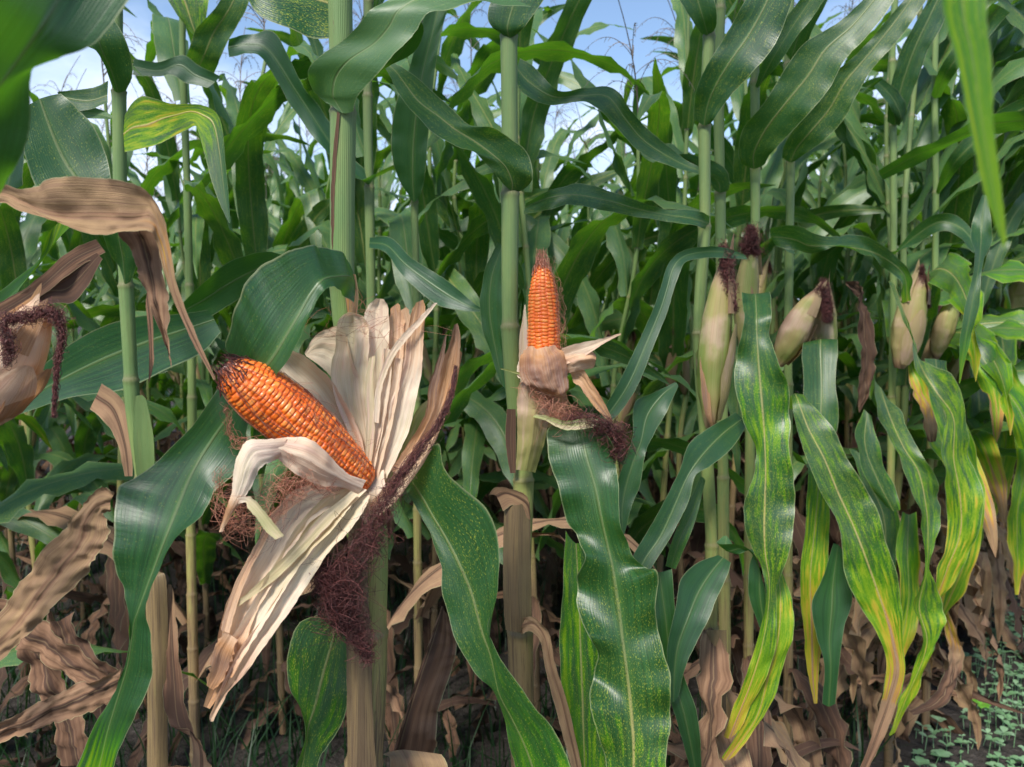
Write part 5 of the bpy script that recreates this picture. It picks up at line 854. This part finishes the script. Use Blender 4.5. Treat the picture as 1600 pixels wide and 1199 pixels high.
g3, G3 = hero('corn plant left of the thickest stalk with two dark blades crossing at the top', [(285, 60), (292, 280), (296, 450), (300, 620), (298, 830), (306, 1199)], 1.70, 2.1, [112, 285, 445, 620, 835], .0125, .006, seed=33, group='corn plants of the field behind the front row', k=14)
lf(g3, [(285, 100, 305, 118, 335, 115, 1.66), (295, 80, 320, 85, 345, 90, 1.62), (305, 48, 335, 50, 362, 55, 1.60), (335, 15, 358, 15, 385, 15, 1.58), (360, -30, 380, -30, 400, -25, 1.57)], label='dark blade crossing another at the top', seed=114, fleck=.6)
lf(g3, [(306, 60, 308, 60, 312, 60, 1.64), (285, 35, 300, 38, 322, 30, 1.63), (262, 0, 285, -5, 325, -10, 1.62), (240, -40, 260, -45, 300, -50, 1.62)], seed=115, fleck=.9, wilt=.12)
lf(g3, [(208, 92, 208, 105, 208, 118, 1.6), (248, 98, 248, 112, 250, 120, 1.6), (284, 86, 280, 102, 270, 118, 1.6), (312, 104, 305, 118, 290, 130, 1.6), (345, 120, 335, 130, 325, 138, 1.6)], label='narrow blue-grey leaf lying level', seed=116, fleck=.05)
rgx = np.random.RandomState(77)
for gg, GG, zs_ in ((g1, G1, (.55, .72, .9, 1.55, 1.75, 1.9)), (g2, G2, (.5, .7, .9, 1.2, 1.6, 1.75)), (g3, G3, (.4, .52, 1.5, 1.7))):
    for j, z in enumerate(zs_):
        c = crom(GG, np.array([np.interp(z, GG[:, 2], np.arange(len(GG)))]))[0]
        obj('leaf', leaf3d(700 + j, c, R(150 if j % 2 else -10) + rgx.randn() * .5 + (math.pi / 2 if z > 1.1 else 0) * (1 if j % 2 else -1) * -.5, R(60), R(95 + 30 * rgx.rand()), L=.7, W=.085, twist=rgx.randn() * .7, wilt=0 if z > .6 else .85, fleck=.3), LEAF, gg)

# ================================================================== rest of the field
def where(px):
    for lim, s in ((120, 'at the left edge of the photo'), (330, 'behind the pink-brown dead leaf'), (520, 'left of the thickest stalk'), (700, 'right behind the spread white husks'), (800, 'just left of the small upright cob'), (960, 'right of the small upright cob'), (1090, 'between the small cob and the maroon-capped ear'), (1220, 'behind the maroon-capped ear'), (1340, 'behind the shaggy leaning ear'), (1470, 'behind the fat olive ear'), (9999, 'at the right edge of the photo')):
        if px < lim: return s
FIELD = 'corn plants of the field behind the front row'
protos_b = [kind_plant(200 + i, H=1.88 + .26 * (i % 4) / 3, az0=R(-40), spread=.75, dry_to=.24 + .1 * (i % 3), yellow_to=.95) for i in range(9)]
protos_f = [kind_plant(300 + i, H=2.1 + .08 * i, az0=R(-35), spread=.4, dry_to=.62, yellow_to=1.25, outward=True) for i in range(5)]
used = set()
frng = random.Random(11)
HEROX = [(p, ) for p in (p1, p2, p0, p3, p3b, p4, p5, p6, p7, p8, pl, g1, g2, g3)]
hero_xy = [np.array([q[0].location.x, q[0].location.y]) for q in HEROX]
count = 0
def place(protos, x, y, rz, sc, label, group):
    global count
    i = frng.randrange(len(protos)); pr_ = protos[i]
    if id(pr_) not in used: used.add(id(pr_)); o = pr_
    else: o = copy_tree(pr_)
    o.location = (x, y, 0); o.rotation_euler = (frng.uniform(-.035, .035), frng.uniform(-.035, .035), rz); o.scale = (sc, sc, sc)
    o['label'] = label; o['category'] = 'corn plant'; o['group'] = group; count += 1
    return o
ORD = ['first', 'second', 'third', 'fourth', 'fifth', 'sixth', 'seventh', 'eighth', 'ninth', 'tenth', 'eleventh', 'twelfth', 'thirteenth', 'fourteenth', 'fifteenth', 'sixteenth', 'seventeenth', 'eighteenth', 'nineteenth', 'twentieth', 'twenty-first', 'twenty-second', 'twenty-third', 'twenty-fourth', 'twenty-fifth', 'twenty-sixth', 'twenty-seventh', 'twenty-eighth', 'twenty-ninth', 'thirtieth', 'thirty-first', 'thirty-second', 'thirty-third', 'thirty-fourth', 'thirty-fifth', 'thirty-sixth']
nf = 0
s = 1.92
while s < 9.5:                  # front row running away to the right
    c = ROW0 + ROWD * s + ROWN * frng.uniform(-.03, .03)
    if all(np.linalg.norm(c - h) > .13 for h in hero_xy) and c[0] / c[1] < .74:
        lab = 'yellowing front-row corn plant, %s along the row past the fat olive ear' % ORD[min(nf, 35)] if nf < 30 else 'yellowing corn plant at the far right end of the front row'; nf += 1
        place(protos_f, c[0], c[1], frng.uniform(-.3, .5), frng.uniform(.93, 1.06), lab, GF)
    s += (.115 if s < 4.5 else .16) + frng.uniform(0, .05)
ROWNAME = ['second', 'third', 'fourth', 'fifth', 'sixth', 'seventh', 'eighth', 'ninth', 'tenth', 'eleventh']
for k in range(1, 11):
    s = -1.2 - .2 * k; row = []
    while s < 9:
        c = ROW0 + ROWD * s + ROWN * (k * .64 + frng.uniform(-.05, .05)); s += .195 + frng.uniform(0, .09) + (.08 if k > 6 else 0)
        if c[1] < .9 or abs(c[0]) > c[1] * .70 + .35 or c[1] > 7.2: continue
        if k <= 2 and c[1] < 2.0 and -.75 < c[0] / c[1] < .10: continue
        if any(np.linalg.norm(c - h) < .2 for h in hero_xy): continue
        row.append((to_px((c[0], c[1], 1.3))[0], c[0], c[1]))
    row.sort()
    for j, (px, x, y) in enumerate(row):
        if k <= 6: lab = 'green corn plant in the %s row back, %s from the left' % (ROWNAME[k - 1], ORD[min(j, 35)])
        else: lab = 'distant green corn plant deep in the field, %s' % where(px)
        place(protos_b, x, y, frng.uniform(-.9, .9) + (math.pi if frng.random() < .4 else 0), frng.uniform(.92, 1.06) * (1.04 if k <= 2 else 1.0) * (1.12 if px > 1130 else 1.0) * (.93 if 800 < px < 1060 or px < 330 else 1.0), lab, FIELD)
print('field plants', count)

# ---- dark grass and fallen leaves under the corn, weeds on the open soil at the right
rg = np.random.RandomState(8)
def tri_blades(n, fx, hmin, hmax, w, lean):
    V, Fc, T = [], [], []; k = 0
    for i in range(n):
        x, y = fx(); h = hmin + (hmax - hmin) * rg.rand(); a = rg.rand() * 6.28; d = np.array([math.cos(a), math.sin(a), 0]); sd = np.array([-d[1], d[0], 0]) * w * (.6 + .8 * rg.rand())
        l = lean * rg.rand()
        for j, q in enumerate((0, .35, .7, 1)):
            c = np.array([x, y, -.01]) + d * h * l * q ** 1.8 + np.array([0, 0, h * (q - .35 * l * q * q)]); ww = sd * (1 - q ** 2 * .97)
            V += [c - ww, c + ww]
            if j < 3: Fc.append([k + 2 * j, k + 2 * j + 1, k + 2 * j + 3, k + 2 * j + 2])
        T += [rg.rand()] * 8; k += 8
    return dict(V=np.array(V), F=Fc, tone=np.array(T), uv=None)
def in_field():
    while True:
        y = .9 + 4.6 * rg.rand() ** 1.2; x = (rg.rand() * 2 - 1) * (y * .7 + .2); c = np.array([x, y]) - ROW0
        if c @ ROWN > -.05: return x, y
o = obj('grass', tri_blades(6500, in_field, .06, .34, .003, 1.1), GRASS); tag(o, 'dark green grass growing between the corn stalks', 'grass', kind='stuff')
def litter(n, fx, hz):
    ds = []
    for i in range(n):
        x, y = fx(); ds.append(leaf3d(900 + i, (x, y, .01 + hz * rg.rand() ** 2), rg.rand() * 6.28, R(40 * rg.rand()), R(70 * rg.rand()), L=.14 + .26 * rg.rand(), W=.025 + .02 * rg.rand(), twist=rg.randn() * 2.2, curl=rg.randn() * 1.6, ruffle=.014, rfreq=16, wilt=.9 + .2 * rg.rand(), fleck=0, n=14, m=4, crump=.003))
        ds[-1]['V'][:, 2] = np.maximum(ds[-1]['V'][:, 2], .004)
    return join(*ds)
def row_foot():
    s = rg.rand() ** .8 * 6.0; c = ROW0 + ROWD * s + ROWN * (.08 + rg.randn() * .10); return c[0], c[1]
o = obj('leaf_litter', litter(240, row_foot, .35), LITTER); tag(o, 'withered brown corn leaves littering the foot of the front row', 'leaf litter', kind='stuff')
o = obj('leaf_litter', litter(340, in_field, .22), LITTER); tag(o, 'dry brown corn leaves lying in the shade among the stalks', 'leaf litter', kind='stuff')
def weed(V, Fc, T, x, y, h, r, nl, tone):
    k = len(V); st = np.array([x, y, 0.0]); a0 = rg.rand() * 6.28; top = st + np.array([rg.randn() * .006, rg.randn() * .006, h])
    s_ = .0012; V += [st + [-s_, 0, -.02], st + [s_, 0, -.02], top + [s_, 0, 0], top + [-s_, 0, 0]]; Fc.append([k, k + 1, k + 2, k + 3]); T += [tone] * 4
    for i in range(nl):
        a = a0 + i * 6.28 / nl + rg.randn() * .25; d = np.array([math.cos(a), math.sin(a), .15 + .35 * rg.rand()]); sd = np.array([-math.sin(a), math.cos(a), 0]); k = len(V); rr = r * (.7 + .5 * rg.rand())
        prof = [(0, .05, 0), (.35, .40, .03), (.7, .52, .02), (1.05, .42, -.06), (1.35, .04, -.2)]
        for q, w, z in prof:
            c = top + d * rr * q + np.array([0, 0, rr * z]); V += [c - sd * rr * w + [0, 0, rr * .12 * w], c, c + sd * rr * w + [0, 0, rr * .12 * w]]
        for j in range(4): b = k + 3 * j; Fc.append([b, b + 1, b + 4, b + 3]); Fc.append([b + 1, b + 2, b + 5, b + 4])
        T += [min(1, max(0, tone + rg.randn() * .15))] * 15
V, Fc, T = [], [], []
for i in range(15000):
    y = 1.5 + 5.5 * rg.rand(); dd = rg.rand() ** .8 * 2.4
    s = (y - ROW0[1]) / ROWD[1]; x = ROW0[0] + ROWD[0] * s + .12 + dd * 1.0
    if math.sin(x * 5.1 + y * 2.0) + math.sin(y * 6.3 - x * 3.1) < -1.1: continue
    weed(V, Fc, T, x, y, .015 + .04 * rg.rand(), .008 + .013 * rg.rand() ** 1.5, 2 + int(rg.rand() * 3), rg.rand())
o = obj('weed_seedlings', dict(V=np.array(V), F=Fc, tone=np.array(T), uv=None, smooth=False), WEED); tag(o, 'carpet of small pale green weeds on the bare soil beside the row', 'weeds', kind='stuff')
V, Fc, T = [], [], []
g0 = on_ground(1530, 1128)
weed(V, Fc, T, g0[0], g0[1], .06, .026, 5, .7)
root = thing('seedling', 'bright green broad-leaved seedling standing out among the paler weeds', 'seedling', (float(g0[0]), float(g0[1]), 0))
st_n = 4
Vs = np.array(V)
obj('stem', tube(np.array([[g0[0], g0[1], -.01], [g0[0] + .002, g0[1], .03], [g0[0], g0[1], .06]]), .0016, 8), SEEDL, root)
for i in range(5):
    a = 4 + 15 * i; fi = [[q - a for q in f] for f in Fc if min(f) >= a and max(f) < a + 15]
    obj('leaf', dict(V=Vs[a:a + 15], F=fi, tone=np.array(T[a:a + 15]), uv=None), SEEDL, root)
